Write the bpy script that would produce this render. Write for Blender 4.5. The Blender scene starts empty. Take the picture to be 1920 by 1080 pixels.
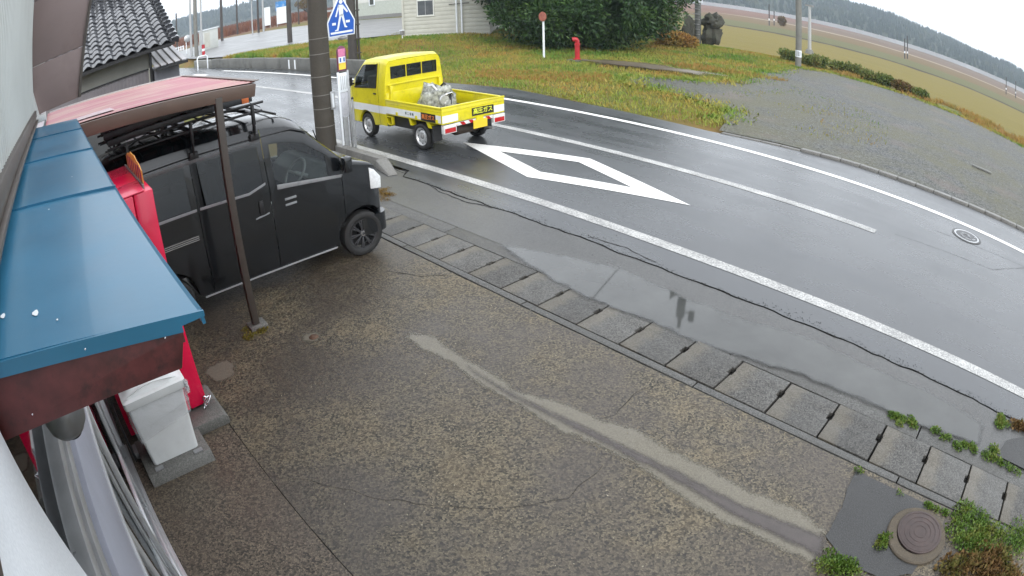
import bpy, bmesh, math, random
import numpy as np
from mathutils import Vector, Matrix, noise as mnoise
random.seed(7); rng = np.random.default_rng(7)
S = bpy.context.scene
COL = S.collection

# ------------------------------------------------------------------ camera
# wide-angle shop camera (barrel distortion) 3 m up on the shop wall
cd = bpy.data.cameras.new('camera'); cam = bpy.data.objects.new('camera', cd); COL.objects.link(cam)
S.camera = cam
cd.type = 'PANO'
cd.sensor_width = 36.0; cd.sensor_height = 20.25; cd.sensor_fit = 'HORIZONTAL'
def lens(o):
    o.panorama_type = 'FISHEYE_LENS_POLYNOMIAL'
    o.fisheye_fov = math.radians(170)
    o.fisheye_polynomial_k0 = 0.0
    o.fisheye_polynomial_k1 = -0.0424817
    o.fisheye_polynomial_k2 = -0.00045152
    o.fisheye_polynomial_k3 = 3.944963e-05
    o.fisheye_polynomial_k4 = -1.911958e-06
try: lens(cd.cycles)
except Exception: lens(cd)
cd.clip_start = 0.02; cd.clip_end = 6000
RI = Vector((0.68774405, 0.72559193, -0.0229014)); UP = Vector((-0.3191698, 0.33055453, 0.88818036)); FW = Vector((-0.65202666, 0.60353132, -0.45892394))
cam.matrix_world = Matrix(((RI.x, UP.x, -FW.x, 0), (RI.y, UP.y, -FW.y, 0), (RI.z, UP.z, -FW.z, 3.031), (0, 0, 0, 1)))

# ------------------------------------------------------------------ sky, sun, exposure
SUN_EL, SUN_AZ = math.radians(32), math.radians(-25)      # soft light through cloud
W = bpy.data.worlds.new('World'); S.world = W; W.use_nodes = True
nt = W.node_tree; nt.nodes.clear()
sky = nt.nodes.new('ShaderNodeTexSky'); sky.sky_type = 'NISHITA'; sky.sun_disc = False
sky.sun_elevation = SUN_EL; sky.sun_rotation = math.pi/2 - SUN_AZ; sky.air_density = 1.0; sky.dust_density = 2.0
cloud = nt.nodes.new('ShaderNodeRGB'); cloud.outputs[0].default_value = (8.6, 8.9, 9.25, 1)
mx = nt.nodes.new('ShaderNodeMix'); mx.data_type = 'RGBA'; mx.inputs['Factor'].default_value = 0.88
tc = nt.nodes.new('ShaderNodeTexCoord'); nz = nt.nodes.new('ShaderNodeTexNoise'); nz.inputs['Scale'].default_value = 1.6; nz.inputs['Detail'].default_value = 4
mr = nt.nodes.new('ShaderNodeMapRange'); mr.inputs['From Min'].default_value = .3; mr.inputs['From Max'].default_value = .7; mr.inputs['To Min'].default_value = .85; mr.inputs['To Max'].default_value = 1.08
vm_ = nt.nodes.new('ShaderNodeVectorMath'); vm_.operation = 'SCALE'
bg = nt.nodes.new('ShaderNodeBackground'); bg.inputs['Strength'].default_value = 0.12
wo = nt.nodes.new('ShaderNodeOutputWorld')
L = nt.links.new
L(tc.outputs['Generated'], nz.inputs['Vector']); L(nz.outputs['Fac'], mr.inputs['Value'])
L(cloud.outputs[0], vm_.inputs[0]); L(mr.outputs['Result'], vm_.inputs['Scale'])
L(sky.outputs[0], mx.inputs['A']); L(vm_.outputs[0], mx.inputs['B']); L(mx.outputs['Result'], bg.inputs['Color']); L(bg.outputs[0], wo.inputs[0])
sd = bpy.data.lights.new('sun', 'SUN'); sd.energy = 0.8; sd.angle = math.radians(25); sd.color = (1, .97, .92)
sun = bpy.data.objects.new('sun', sd); COL.objects.link(sun)
sv = Vector((math.cos(SUN_EL)*math.cos(SUN_AZ), math.cos(SUN_EL)*math.sin(SUN_AZ), math.sin(SUN_EL)))
sun.rotation_euler = (-sv).to_track_quat('-Z', 'Y').to_euler()
S.view_settings.view_transform = 'Standard'; S.view_settings.look = 'None'
S.view_settings.exposure = 1.15; S.view_settings.gamma = 1.0
S.view_settings.use_curve_mapping = False
try:
    S.cycles.use_denoising = True; S.cycles.max_bounces = 6; S.cycles.transparent_max_bounces = 12; S.cycles.volume_bounces = 0
    S.cycles.caustics_reflective = False; S.cycles.caustics_refractive = False
except Exception: pass

# ------------------------------------------------------------------ material helpers
MATS = {}
def newmat(name):
    m = bpy.data.materials.new(name); m.use_nodes = True
    return m, m.node_tree, m.node_tree.nodes['Principled BSDF']
def setp(b, **k):
    for n, v in k.items():
        n = n.replace('_', ' ')
        if n in b.inputs: b.inputs[n].default_value = v
def P(nt, kind, **k):
    n = nt.nodes.new(kind)
    for a, v in k.items():
        if a in n.inputs: n.inputs[a].default_value = v
        else: setattr(n, a, v)
    return n
def ramp(nt, fac, stops):
    r = nt.nodes.new('ShaderNodeValToRGB'); e = r.color_ramp.elements
    while len(e) < len(stops): e.new(.5)
    for q, (p, c) in zip(e, stops):
        q.position = p; q.color = (c, c, c, 1) if isinstance(c, (int, float)) else (*c, 1)
    nt.links.new(fac, r.inputs[0]); return r
def posn(nt, obj=False, scale=None):
    if obj: o = nt.nodes.new('ShaderNodeTexCoord').outputs['Object']
    else: o = nt.nodes.new('ShaderNodeNewGeometry').outputs['Position']
    if scale is not None:
        m = nt.nodes.new('ShaderNodeMapping'); m.inputs['Scale'].default_value = scale
        nt.links.new(o, m.inputs[0]); o = m.outputs[0]
    return o
def noisef(nt, vec, scale, detail=4, rough=.55):
    n = nt.nodes.new('ShaderNodeTexNoise'); n.inputs['Scale'].default_value = scale; n.inputs['Detail'].default_value = detail; n.inputs['Roughness'].default_value = rough
    nt.links.new(vec, n.inputs['Vector']); return n.outputs['Fac']
def mixc(nt, f, a, b, blend='MIX'):
    n = nt.nodes.new('ShaderNodeMix'); n.data_type = 'RGBA'; n.blend_type = blend
    for s, v in (('Factor', f), ('A', a), ('B', b)):
        if isinstance(v, (int, float)): n.inputs[s].default_value = v if s == 'Factor' else (v, v, v, 1)
        elif isinstance(v, tuple): n.inputs[s].default_value = (*v, 1)
        else: nt.links.new(v, n.inputs[s])
    return n.outputs['Result']
def bump(nt, h, b, strength=.3, dist=.01):
    n = nt.nodes.new('ShaderNodeBump'); n.inputs['Strength'].default_value = strength; n.inputs['Distance'].default_value = dist
    nt.links.new(h, n.inputs['Height']); nt.links.new(n.outputs[0], b.inputs['Normal'])
def mat(name, col, rough=.6, var=.25, scale=6, fine=0, fscale=120, bumpd=0, bscale=60, metal=0, coat=0, dirt=None, dscale=2.5, damt=.4, obj=False, rvar=.1, spec=.5):
    """plain painted / metal / plastic surface with gentle tone changes, grime and fine relief"""
    if name in MATS: return MATS[name]
    m, nt, b = newmat(name); MATS[name] = m
    v = posn(nt, obj)
    n1 = noisef(nt, v, scale, 5)
    c = mixc(nt, ramp(nt, n1, [(.3, 0), (.7, 1)]).outputs[0], tuple(x*(1-var) for x in col), tuple(min(1, x*(1+var)) for x in col))
    if fine:
        n2 = noisef(nt, v, fscale, 3)
        c = mixc(nt, fine, c, mixc(nt, ramp(nt, n2, [(.35, 0), (.65, 1)]).outputs[0], tuple(x*.45 for x in col), tuple(min(1, x*1.6) for x in col)))
    if dirt:
        n3 = noisef(nt, v, dscale, 8, .7)
        f = ramp(nt, n3, [(.52, 0), (.72, damt)]).outputs[0]
        c = mixc(nt, f, c, dirt)
    nt.links.new(c, b.inputs['Base Color'])
    r = nt.nodes.new('ShaderNodeMapRange'); r.inputs['To Min'].default_value = max(.02, rough-rvar); r.inputs['To Max'].default_value = min(1, rough+rvar)
    nt.links.new(n1, r.inputs[0]); nt.links.new(r.outputs[0], b.inputs['Roughness'])
    setp(b, Metallic=metal, Coat_Weight=coat, Coat_Roughness=.05, Specular_IOR_Level=spec)
    if bumpd: bump(nt, noisef(nt, v, bscale, 4), b, .5, bumpd)
    return m

# ------------------------------------------------------------------ mesh helpers
class MB:
    def __init__(s): s.v = []; s.f = []; s.mi = []; s.m = 0
    def add(s, vs, fs):
        o = len(s.v); s.v += [tuple(p) for p in vs]
        for f in fs: s.f.append(tuple(i+o for i in f)); s.mi.append(s.m)
        return s
    def box(s, x0, x1, y0, y1, z0, z1):
        x0, x1 = sorted((x0, x1)); y0, y1 = sorted((y0, y1)); z0, z1 = sorted((z0, z1))
        return s.add([(x0,y0,z0),(x1,y0,z0),(x1,y1,z0),(x0,y1,z0),(x0,y0,z1),(x1,y0,z1),(x1,y1,z1),(x0,y1,z1)],
                     [(3,2,1,0),(4,5,6,7),(0,1,5,4),(1,2,6,5),(2,3,7,6),(3,0,4,7)])
    def bar(s, a, b, w, h, up=(0,0,1)):
        """box beam from a to b, width w, height h"""
        a, b = Vector(a), Vector(b); d = (b-a).normalized(); u = Vector(up)
        if abs(d.dot(u)) > .95: u = Vector((1,0,0))
        r = d.cross(u).normalized(); u = r.cross(d).normalized()
        vs = [p + r*sx*w/2 + u*sz*h/2 for p in (a, b) for sx, sz in ((-1,-1),(1,-1),(1,1),(-1,1))]
        return s.add(vs, [(0,1,2,3),(7,6,5,4),(0,4,5,1),(1,5,6,2),(2,6,7,3),(3,7,4,0)])
    def prism(s, poly, ax, a0, a1):
        """polygon (2D, counter-clockwise in the two other axes) extruded along axis ax"""
        def P3(p, t): return {'x': (t, p[0], p[1]), 'y': (p[0], t, p[1]), 'z': (p[0], p[1], t)}[ax]
        n = len(poly); vs = [P3(p, a0) for p in poly] + [P3(p, a1) for p in poly]
        return s.add(vs, [tuple(range(n))[::-1], tuple(range(n, 2*n))] + [(i, (i+1) % n, n+(i+1) % n, n+i) for i in range(n)])
    def tube(s, pts, r, n=8, cap=True):
        pts = [Vector(p) for p in pts]; rs = r if isinstance(r, (list, tuple)) else [r]*len(pts)
        vs = []; prev = None
        for i, p in enumerate(pts):
            d = (pts[min(i+1, len(pts)-1)] - pts[max(i-1, 0)]).normalized()
            u = prev if prev is not None and abs(prev.dot(d)) < .95 else (Vector((0,0,1)) if abs(d.z) < .9 else Vector((1,0,0)))
            a = d.cross(u).normalized(); u2 = a.cross(d).normalized(); prev = u2
            vs += [p + (a*math.cos(t*2*math.pi/n) + u2*math.sin(t*2*math.pi/n))*rs[i] for t in range(n)]
        fs = [(i*n+j, i*n+(j+1) % n, (i+1)*n+(j+1) % n, (i+1)*n+j) for i in range(len(pts)-1) for j in range(n)]
        if cap: fs += [tuple(range(n))[::-1], tuple(range((len(pts)-1)*n, len(pts)*n))]
        return s.add(vs, fs)
    def lathe(s, prof, c=(0,0,0), ax='z', n=24, cap=False):
        vs = []
        for r, h in prof:
            for t in range(n):
                a = 2*math.pi*t/n; p, q = r*math.cos(a), r*math.sin(a)
                o = {'z': (p, q, h), 'x': (h, p, q), 'y': (q, h, p)}[ax]
                vs.append((o[0]+c[0], o[1]+c[1], o[2]+c[2]))
        k = len(prof)
        fs = [(i*n+j, i*n+(j+1) % n, (i+1)*n+(j+1) % n, (i+1)*n+j) for i in range(k-1) for j in range(n)]
        if cap: fs += [tuple(range(n))[::-1], tuple(range((k-1)*n, k*n))]
        return s.add(vs, fs)
    def build(s, name, m, parent=None, smooth=None, bevel=0, kind=None, label=None, fixn=True):
        me = bpy.data.meshes.new(name)
        b = (0,0,0); q = parent
        while q:
            if q.name in BASE: b = BASE[q.name]; break
            q = q.parent
        me.from_pydata([(x-b[0], y-b[1], z-b[2]) for x, y, z in s.v], [], s.f)
        for q in (m if isinstance(m, (list, tuple)) else [m]): me.materials.append(q)
        if any(s.mi): me.polygons.foreach_set('material_index', s.mi)
        if bevel or fixn:
            bm = bmesh.new(); bm.from_mesh(me)
            if fixn: bmesh.ops.recalc_face_normals(bm, faces=bm.faces)
            if bevel:
                es = [e for e in bm.edges if len(e.link_faces) == 2 and e.calc_face_angle(0) > .6]
                bmesh.ops.bevel(bm, geom=es, offset=bevel, segments=2, affect='EDGES', profile=.5)
            bm.to_mesh(me); bm.free()
        if smooth is not None or bevel:
            me.shade_smooth(); me.set_sharp_from_angle(angle=math.radians(smooth if smooth is not None else 40))
        o = bpy.data.objects.new(name, me); COL.objects.link(o)
        if parent: o.parent = parent
        if kind: o['kind'] = kind
        if label: o['label'] = label
        return o
BASE = {}
def thing(name, label, cat, loc=(0,0,0), rot=None, group=None, world=True):
    """Empty at the base of a thing; parts are given in world coordinates unless world=False"""
    o = bpy.data.objects.new(name, None); COL.objects.link(o); o.location = loc; o.empty_display_size = .2
    if rot is not None: o.rotation_euler = (0, 0, rot)
    if world: BASE[o.name] = loc
    o['label'] = label; o['category'] = cat
    if group: o['group'] = group
    return o
def tag(o, label, cat, group=None):
    o['label'] = label; o['category'] = cat
    if group: o['group'] = group
    return o
def struct(o): o['kind'] = 'structure'; return o
def inst(src, name, parent=None, loc=(0,0,0), rot=(0,0,0), scale=(1,1,1)):
    o = bpy.data.objects.new(name, src.data); COL.objects.link(o)
    o.location = loc; o.rotation_euler = rot; o.scale = scale
    if parent: o.parent = parent
    return o
def copy_tree(o, parent=None):
    c = o.copy(); COL.objects.link(c)
    if parent: c.parent = parent
    for ch in list(o.children): copy_tree(ch, c)
    return c
def text_mesh(name, body, size, m, parent, mat4, ext=.001):
    cu = bpy.data.curves.new(name, 'FONT'); cu.body = body; cu.size = size; cu.extrude = ext; cu.align_x = 'CENTER'; cu.align_y = 'CENTER'; cu.resolution_u = 2; cu.offset = size*.012
    t = bpy.data.objects.new(name, cu); COL.objects.link(t)
    dg = bpy.context.evaluated_depsgraph_get(); me = bpy.data.meshes.new_from_object(t.evaluated_get(dg))
    bpy.data.objects.remove(t); bpy.data.curves.remove(cu)
    me.materials.clear(); me.materials.append(m); me.transform(mat4)
    o = bpy.data.objects.new(name, me); COL.objects.link(o)
    if parent: o.parent = parent
    return o
def frame(o, x, y):
    """4x4 placing text: origin o, text right x, text up y"""
    x = Vector(x).normalized(); y = Vector(y).normalized(); z = x.cross(y)
    return Matrix(((x.x,y.x,z.x,o[0]),(x.y,y.y,z.y,o[1]),(x.z,y.z,z.z,o[2]),(0,0,0,1)))
def fbm(x, y, s=1.0, o=4):
    return sum(mnoise.noise((x*s*2**i, y*s*2**i, 3.1*i))/2**i for i in range(o))

# ================================================================== THE SETTING
def terr(x, y):
    t = min(max((y-31)/14, 0), 1); t = t*t*(3-2*t)
    z = -1.0*t - .007*max(0, min(y, 420)-45)
    # low bank behind the retaining wall, up the road on the left
    a = min(max((-21-x)/5, 0), 1); b = min(max((y-12.12)/.3, 0), 1)
    c = 1-min(max((y-60)/60, 0), 1)
    w = a*b*c*min(max((-x-.75*y)/8, 0), 1)
    return z*(1-w) + .5*w - .05*(1-w)
# --- materials for the ground
def ground_mat():
    m, nt, b = newmat('meadow_and_fields'); v = posn(nt)
    sep = nt.nodes.new('ShaderNodeSeparateXYZ'); nt.links.new(v, sep.inputs[0]); Y = sep.outputs['Y']; X = sep.outputs['X']
    big = noisef(nt, v, .25, 6); mid = noisef(nt, v, 1.7, 6, .65); fin = noisef(nt, v, 30, 4, .7)
    grass = mixc(nt, ramp(nt, mid, [(.35, 0), (.65, 1)]).outputs[0], (.07,.1,.018), (.19,.17,.035))
    grass = mixc(nt, ramp(nt, big, [(.45, 0), (.62, .8)]).outputs[0], grass, (.24,.13,.04))
    # stripes of the paddies: colour goes by distance from the road
    rowv = posn(nt, scale=(.02, .9, 1)); rows = noisef(nt, rowv, 3, 5, .7)
    stub = mixc(nt, rows, (.12,.098,.014), (.24,.19,.035))
    stub2 = mixc(nt, rows, (.075,.085,.025), (.15,.14,.05))
    brown = mixc(nt, noisef(nt, posn(nt, scale=(.06, .3, 1)), 1.5, 6, .7), (.1,.062,.022), (.19,.13,.05))
    mauve = mixc(nt, noisef(nt, posn(nt, scale=(.05, .2, 1)), 1.5, 6, .7), (.1,.065,.04), (.18,.12,.075))
    wob = nt.nodes.new('ShaderNodeMath'); wob.operation = 'MULTIPLY_ADD'; nt.links.new(noisef(nt, v, .12, 3), wob.inputs[0]); wob.inputs[1].default_value = 5; nt.links.new(Y, wob.inputs[2])
    def step(y0, y1):
        r = nt.nodes.new('ShaderNodeMapRange'); r.inputs['From Min'].default_value = y0+2.5; r.inputs['From Max'].default_value = y1+2.5; nt.links.new(wob.outputs[0], r.inputs[0]); return r.outputs[0]
    c = mixc(nt, step(40, 46), grass, stub)
    c = mixc(nt, step(84.2, 84.9), c, (.035,.022,.012))
    c = mixc(nt, step(87.6, 88.6), c, stub2)
    c = mixc(nt, step(113, 117), c, brown)
    c = mixc(nt, step(161, 163), c, (.33,.27,.2))
    c = mixc(nt, step(169, 172), c, mauve)
    # reed beds up the valley on the left
    lx = nt.nodes.new('ShaderNodeMapRange'); lx.inputs['From Min'].default_value = -75; lx.inputs['From Max'].default_value = -95; nt.links.new(X, lx.inputs[0])
    c = mixc(nt, lx.outputs[0], c, mixc(nt, mid, (.12,.05,.03), (.2,.1,.05)))
    c = mixc(nt, .25, c, mixc(nt, fin, .02, .3), 'OVERLAY')
    nt.links.new(c, b.inputs['Base Color']); setp(b, Roughness=.85, Specular_IOR_Level=.25)
    bump(nt, fin, b, .6, .03); return m
def asphalt(name, c0, c1, r0, r1, tint=(1,1,1), sc=140, wet=.5, bd=.004):
    m, nt, b = newmat(name); v = posn(nt)
    agg = nt.nodes.new('ShaderNodeTexVoronoi'); agg.inputs['Scale'].default_value = sc; nt.links.new(v, agg.inputs['Vector'])
    spk = noisef(nt, v, sc*1.4, 3, .7); big = noisef(nt, v, .55, 6, .6); str_ = noisef(nt, posn(nt, scale=(.12, 1.6, 1)), 1.4, 5, .6)
    c = mixc(nt, ramp(nt, spk, [(.36, 0), (.66, 1)]).outputs[0], tuple(c0*t for t in tint), tuple(c1*t for t in tint))
    c = mixc(nt, ramp(nt, str_, [(.4, 0), (.7, .35)]).outputs[0], c, tuple(c1*1.25*t for t in tint))
    nt.links.new(c, b.inputs['Base Color'])
    r = nt.nodes.new('ShaderNodeMapRange'); r.inputs['From Min'].default_value = .35; r.inputs['From Max'].default_value = .65; r.inputs['To Min'].default_value = r0; r.inputs['To Max'].default_value = r1
    nt.links.new(mixc(nt, .5, big, str_), r.inputs[0]); nt.links.new(r.outputs[0], b.inputs['Roughness'])
    setp(b, Specular_IOR_Level=wet)
    h = mixc(nt, .5, agg.outputs['Distance'], spk); bump(nt, h, b, .45, bd); return m
def concrete(name, dark, light, tint, pebble=70, r0=.35, r1=.6, stain=(.03,.028,.024), stains=.7, pale=None, bd=.006):
    """exposed-aggregate concrete, damp"""
    m, nt, b = newmat(name); v = posn(nt)
    p = nt.nodes.new('ShaderNodeTexVoronoi'); p.inputs['Scale'].default_value = pebble; nt.links.new(v, p.inputs['Vector'])
    bw = nt.nodes.new('ShaderNodeRGBToBW'); nt.links.new(p.outputs['Color'], bw.inputs[0])
    fin = noisef(nt, v, pebble*1.7, 4, .7); big = noisef(nt, v, .9, 7, .62); mid = noisef(nt, v, 4.5, 5, .6)
    c = mixc(nt, ramp(nt, bw.outputs[0], [(.2, 0), (.8, 1)]).outputs[0], tuple(dark*t for t in tint), tuple(light*t for t in tint))
    c = mixc(nt, ramp(nt, fin, [(.4, 0), (.62, .75)]).outputs[0], c, tuple(dark*.7*t for t in tint))
    if pale: c = mixc(nt, ramp(nt, mixc(nt, .4, big, mid), [(.5, 0), (.64, .26)]).outputs[0], c, pale)
    c = mixc(nt, ramp(nt, big, [(.42, stains), (.58, 0)]).outputs[0], c, mixc(nt, fin, stain, tuple(x*1.7 for x in stain)))
    nt.links.new(c, b.inputs['Base Color'])
    r = nt.nodes.new('ShaderNodeMapRange'); r.inputs['From Min'].default_value = .38; r.inputs['From Max'].default_value = .62; r.inputs['To Min'].default_value = r0; r.inputs['To Max'].default_value = r1
    nt.links.new(big, r.inputs[0]); nt.links.new(r.outputs[0], b.inputs['Roughness'])
    bump(nt, mixc(nt, .5, p.outputs['Distance'], fin), b, .55, bd); return m
def paint_line(name, col=.75, wear=.5, under=.05, sc=55, lo=.5, hi=.56):
    m, nt, b = newmat(name); v = posn(nt)
    n = noisef(nt, v, sc, 5, .75); n2 = noisef(nt, v, 2.0, 4)
    f = ramp(nt, mixc(nt, .25, n, n2), [(lo, 0), (hi, wear)]).outputs[0]
    nt.links.new(mixc(nt, f, (col, col, col*.97), (under, under, under)), b.inputs['Base Color'])
    setp(b, Roughness=.45); bump(nt, n, b, .3, .003); return m
M_GROUND = ground_mat()
M_ROAD = asphalt('wet_asphalt', .022, .068, .2, .38, tint=(.92,1.0,1.1), wet=.75, bd=.0015)
M_SHOULDER = asphalt('old_wet_asphalt', .02, .1, .25, .48, tint=(1,1,.97), sc=70, bd=.006, wet=.55)
M_PATCH = asphalt('dark_asphalt_patch', .008, .055, .4, .7, sc=80, bd=.006)
M_FORE = concrete('forecourt_concrete', .012, .22, (1,.83,.54), pebble=66, pale=(.2,.15,.085), stains=.6, stain=(.036,.028,.023))
M_FORE2 = concrete('doorstep_concrete', .025, .21, (1,.79,.55), pebble=75, stains=.35, stain=(.05,.038,.028))
M_SLAB = concrete('gutter_cover_concrete', .035, .18, (1,.96,.88), pebble=95, r0=.4, r1=.6, stains=.35, stain=(.07,.07,.066), bd=.003)
_nt = M_SLAB.node_tree; _b = _nt.nodes['Principled BSDF']; _src = _b.inputs['Base Color'].links[0].from_socket
_o = _nt.nodes.new('ShaderNodeTexCoord').outputs['Object']; _sp = _nt.nodes.new('ShaderNodeSeparateXYZ'); _nt.links.new(_o, _sp.inputs[0])
_ad = _nt.nodes.new('ShaderNodeMath'); _ad.operation = 'MULTIPLY_ADD'; _nt.links.new(noisef(_nt, posn(_nt), 7, 5, .7), _ad.inputs[0]); _ad.inputs[1].default_value = .3; _nt.links.new(_sp.outputs['X'], _ad.inputs[2])
_oi = _nt.nodes.new('ShaderNodeObjectInfo'); _mr = _nt.nodes.new('ShaderNodeMapRange'); _mr.inputs['To Min'].default_value = .62; _mr.inputs['To Max'].default_value = 1.05; _nt.links.new(_oi.outputs['Random'], _mr.inputs[0])
_vs = _nt.nodes.new('ShaderNodeVectorMath'); _vs.operation = 'SCALE'; _nt.links.new(_src, _vs.inputs[0]); _nt.links.new(_mr.outputs[0], _vs.inputs['Scale']); _src = _vs.outputs[0]
_nt.links.new(mixc(_nt, ramp(_nt, _ad.outputs[0], [(-.0, .6), (.1, 0)]).outputs[0], _src, mixc(_nt, .5, (.19,.16,.11), _src)), _b.inputs['Base Color'])
M_LIP = concrete('gutter_lip_concrete', .05, .17, (1,.99,.94), pebble=110, stains=.55, stain=(.035,.034,.03))
M_KERB = concrete('kerb_concrete', .12, .3, (1,.98,.92), pebble=120, stains=.4, stain=(.09,.085,.075))
M_REPAIR = concrete('cement_repair', .12, .22, (1,.9,.68), pebble=150, r0=.3, r1=.5, stains=.3, stain=(.1,.09,.07), bd=.002)
M_REPWET = mat('damp_cement', (.065,.054,.05), .35, .25, 9, fine=.4, fscale=160, bumpd=.002)
M_SOIL = mat('dark_joint_dirt', (.012,.011,.009), .9, .4, 20)
M_LINE = paint_line('worn_road_paint', .52, .8, .12, 42, .42, .56)
M_LINE2 = paint_line('fresh_road_paint', .75, .4, .2, 40, .53, .66)
M_WATER = mat('puddle_water', (.05,.052,.05), .03, .25, 2, rvar=.02, spec=.62)
m, nt_, b_ = newmat('gravel'); M_GRAVEL = m
v_ = posn(nt_); vo = nt_.nodes.new('ShaderNodeTexVoronoi'); vo.inputs['Scale'].default_value = 22; nt_.links.new(v_, vo.inputs['Vector'])
bw_ = nt_.nodes.new('ShaderNodeRGBToBW'); nt_.links.new(vo.outputs['Color'], bw_.inputs[0])
bg_ = noisef(nt_, v_, .22, 6, .6); c_ = mixc(nt_, ramp(nt_, bw_.outputs[0], [(.2, 0), (.85, 1)]).outputs[0], (.022,.024,.025), (.12,.124,.118))
c_ = mixc(nt_, ramp(nt_, mixc(nt_, .4, bg_, noisef(nt_, v_, 1.1, 5, .7)), [(.42, 0), (.58, .75)]).outputs[0], c_, (.085,.08,.035))
c_ = mixc(nt_, ramp(nt_, noisef(nt_, v_, .5, 4), [(.58, 0), (.68, .5)]).outputs[0], c_, (.13,.1,.085))
nt_.links.new(c_, b_.inputs['Base Color']); setp(b_, Roughness=.6, Specular_IOR_Level=.4); bump(nt_, vo.outputs['Distance'], b_, .8, .03)

# --- terrain sheet to the horizon
def axis(lo, hi, c0, c1, fine, grow=1.22):
    a = [c0]
    while a[-1] < c1: a.append(a[-1]+fine)
    st = fine
    while a[-1] < hi: st *= grow; a.append(a[-1]+st)
    st = fine
    while a[0] > lo: st *= grow; a.insert(0, a[0]-st)
    return a
xs = axis(-1500, 1200, -50, 6, 1.2); ys = axis(-300, 1600, 10.5, 48, .8)
tb = MB(); nx = len(xs)
tv = [(x, y, terr(x, y) + (.05*fbm(x, y, .35) if y > 13.5 and y < 400 else 0)*(1 if x > -60 else .3) - (.03 if y < 13.5 else 0)) for y in ys for x in xs]
tb.add(tv, [(j*nx+i, j*nx+i+1, (j+1)*nx+i+1, (j+1)*nx+i) for j in range(len(ys)-1) for i in range(nx-1)])
struct(tb.build('ground', M_GROUND, smooth=60, fixn=False))

def sheet(name, poly, z, m, sub=None):
    b = MB(); b.add([(x, y, z) for x, y in poly], [tuple(range(len(poly)))])
    o = b.build(name, m, fixn=False)
    if o.data.polygons[0].normal.z < 0: o.data.flip_normals()
    return struct(o)
def pdist(x, y, poly):
    d = 1e9
    for (x0, y0), (x1, y1) in zip(poly, poly[1:]+poly[:1]):
        vx, vy = x1-x0, y1-y0; t = max(0, min(1, ((x-x0)*vx+(y-y0)*vy)/(vx*vx+vy*vy+1e-12))); d = min(d, math.hypot(x-x0-t*vx, y-y0-t*vy))
    return d
def pin(x, y, poly):
    c = False; j = len(poly)-1
    for i in range(len(poly)):
        if (poly[i][1] > y) != (poly[j][1] > y) and x < (poly[j][0]-poly[i][0])*(y-poly[i][1])/(poly[j][1]-poly[i][1])+poly[i][0]: c = not c
        j = i
    return c
def soften(m, width, k1=.06, s1=30, k2=.08, s2=5, sh=0):
    """let a thin film run out at its rim: ragged, grain by grain"""
    m = m.copy(); nt = m.node_tree; b = next(n for n in nt.nodes if n.type == 'BSDF_PRINCIPLED')
    at = nt.nodes.new('ShaderNodeAttribute'); at.attribute_name = 'depth'; v = posn(nt)
    def madd(f, k, o):
        n = nt.nodes.new('ShaderNodeMath'); n.operation = 'MULTIPLY_ADD'; nt.links.new(f, n.inputs[0]); n.inputs[1].default_value = k; nt.links.new(o, n.inputs[2]); return n.outputs[0]
    q = madd(noisef(nt, v, s1, 4, .7), k1, madd(noisef(nt, v, s2, 4), k2, at.outputs['Fac']))
    r = nt.nodes.new('ShaderNodeMapRange'); r.interpolation_type = 'SMOOTHSTEP'; c = (k1+k2)/2-sh; r.inputs['From Min'].default_value = c; r.inputs['From Max'].default_value = c+width; nt.links.new(q, r.inputs[0]); nt.links.new(r.outputs[0], b.inputs['Alpha'])
    return m
def soft_sheet(name, poly, z, m, cell=.05, grow=.0):
    xs_ = [p[0] for p in poly]; ys_ = [p[1] for p in poly]; x0, x1, y0, y1 = min(xs_)-grow, max(xs_)+grow, min(ys_)-grow, max(ys_)+grow
    nx_, ny_ = max(2, int((x1-x0)/cell)), max(2, int((y1-y0)/cell)); vs = []; dp = []
    for j in range(ny_+1):
        for i in range(nx_+1):
            x, y = x0+(x1-x0)*i/nx_, y0+(y1-y0)*j/ny_; d = pdist(x, y, poly); vs.append((x, y, z)); dp.append(d if pin(x, y, poly) else -d)
    fs = []; W_ = nx_+1
    for j in range(ny_):
        for i in range(nx_):
            q = (j*W_+i, j*W_+i+1, (j+1)*W_+i+1, (j+1)*W_+i)
            if max(dp[k] for k in q) > -grow: fs.append(q)
    used = sorted({k for f in fs for k in f}); mp = {k: n for n, k in enumerate(used)}
    me = bpy.data.meshes.new(name); me.from_pydata([vs[k] for k in used], [], [tuple(mp[k] for k in f) for f in fs]); me.materials.append(m)
    a = me.attributes.new('depth', 'FLOAT', 'POINT'); a.data.foreach_set('value', [dp[k] for k in used])
    o = bpy.data.objects.new(name, me); COL.objects.link(o); return struct(o)
def wob(x, a, s, sd=0): return a*mnoise.noise((x*s, sd, .7))
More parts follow.
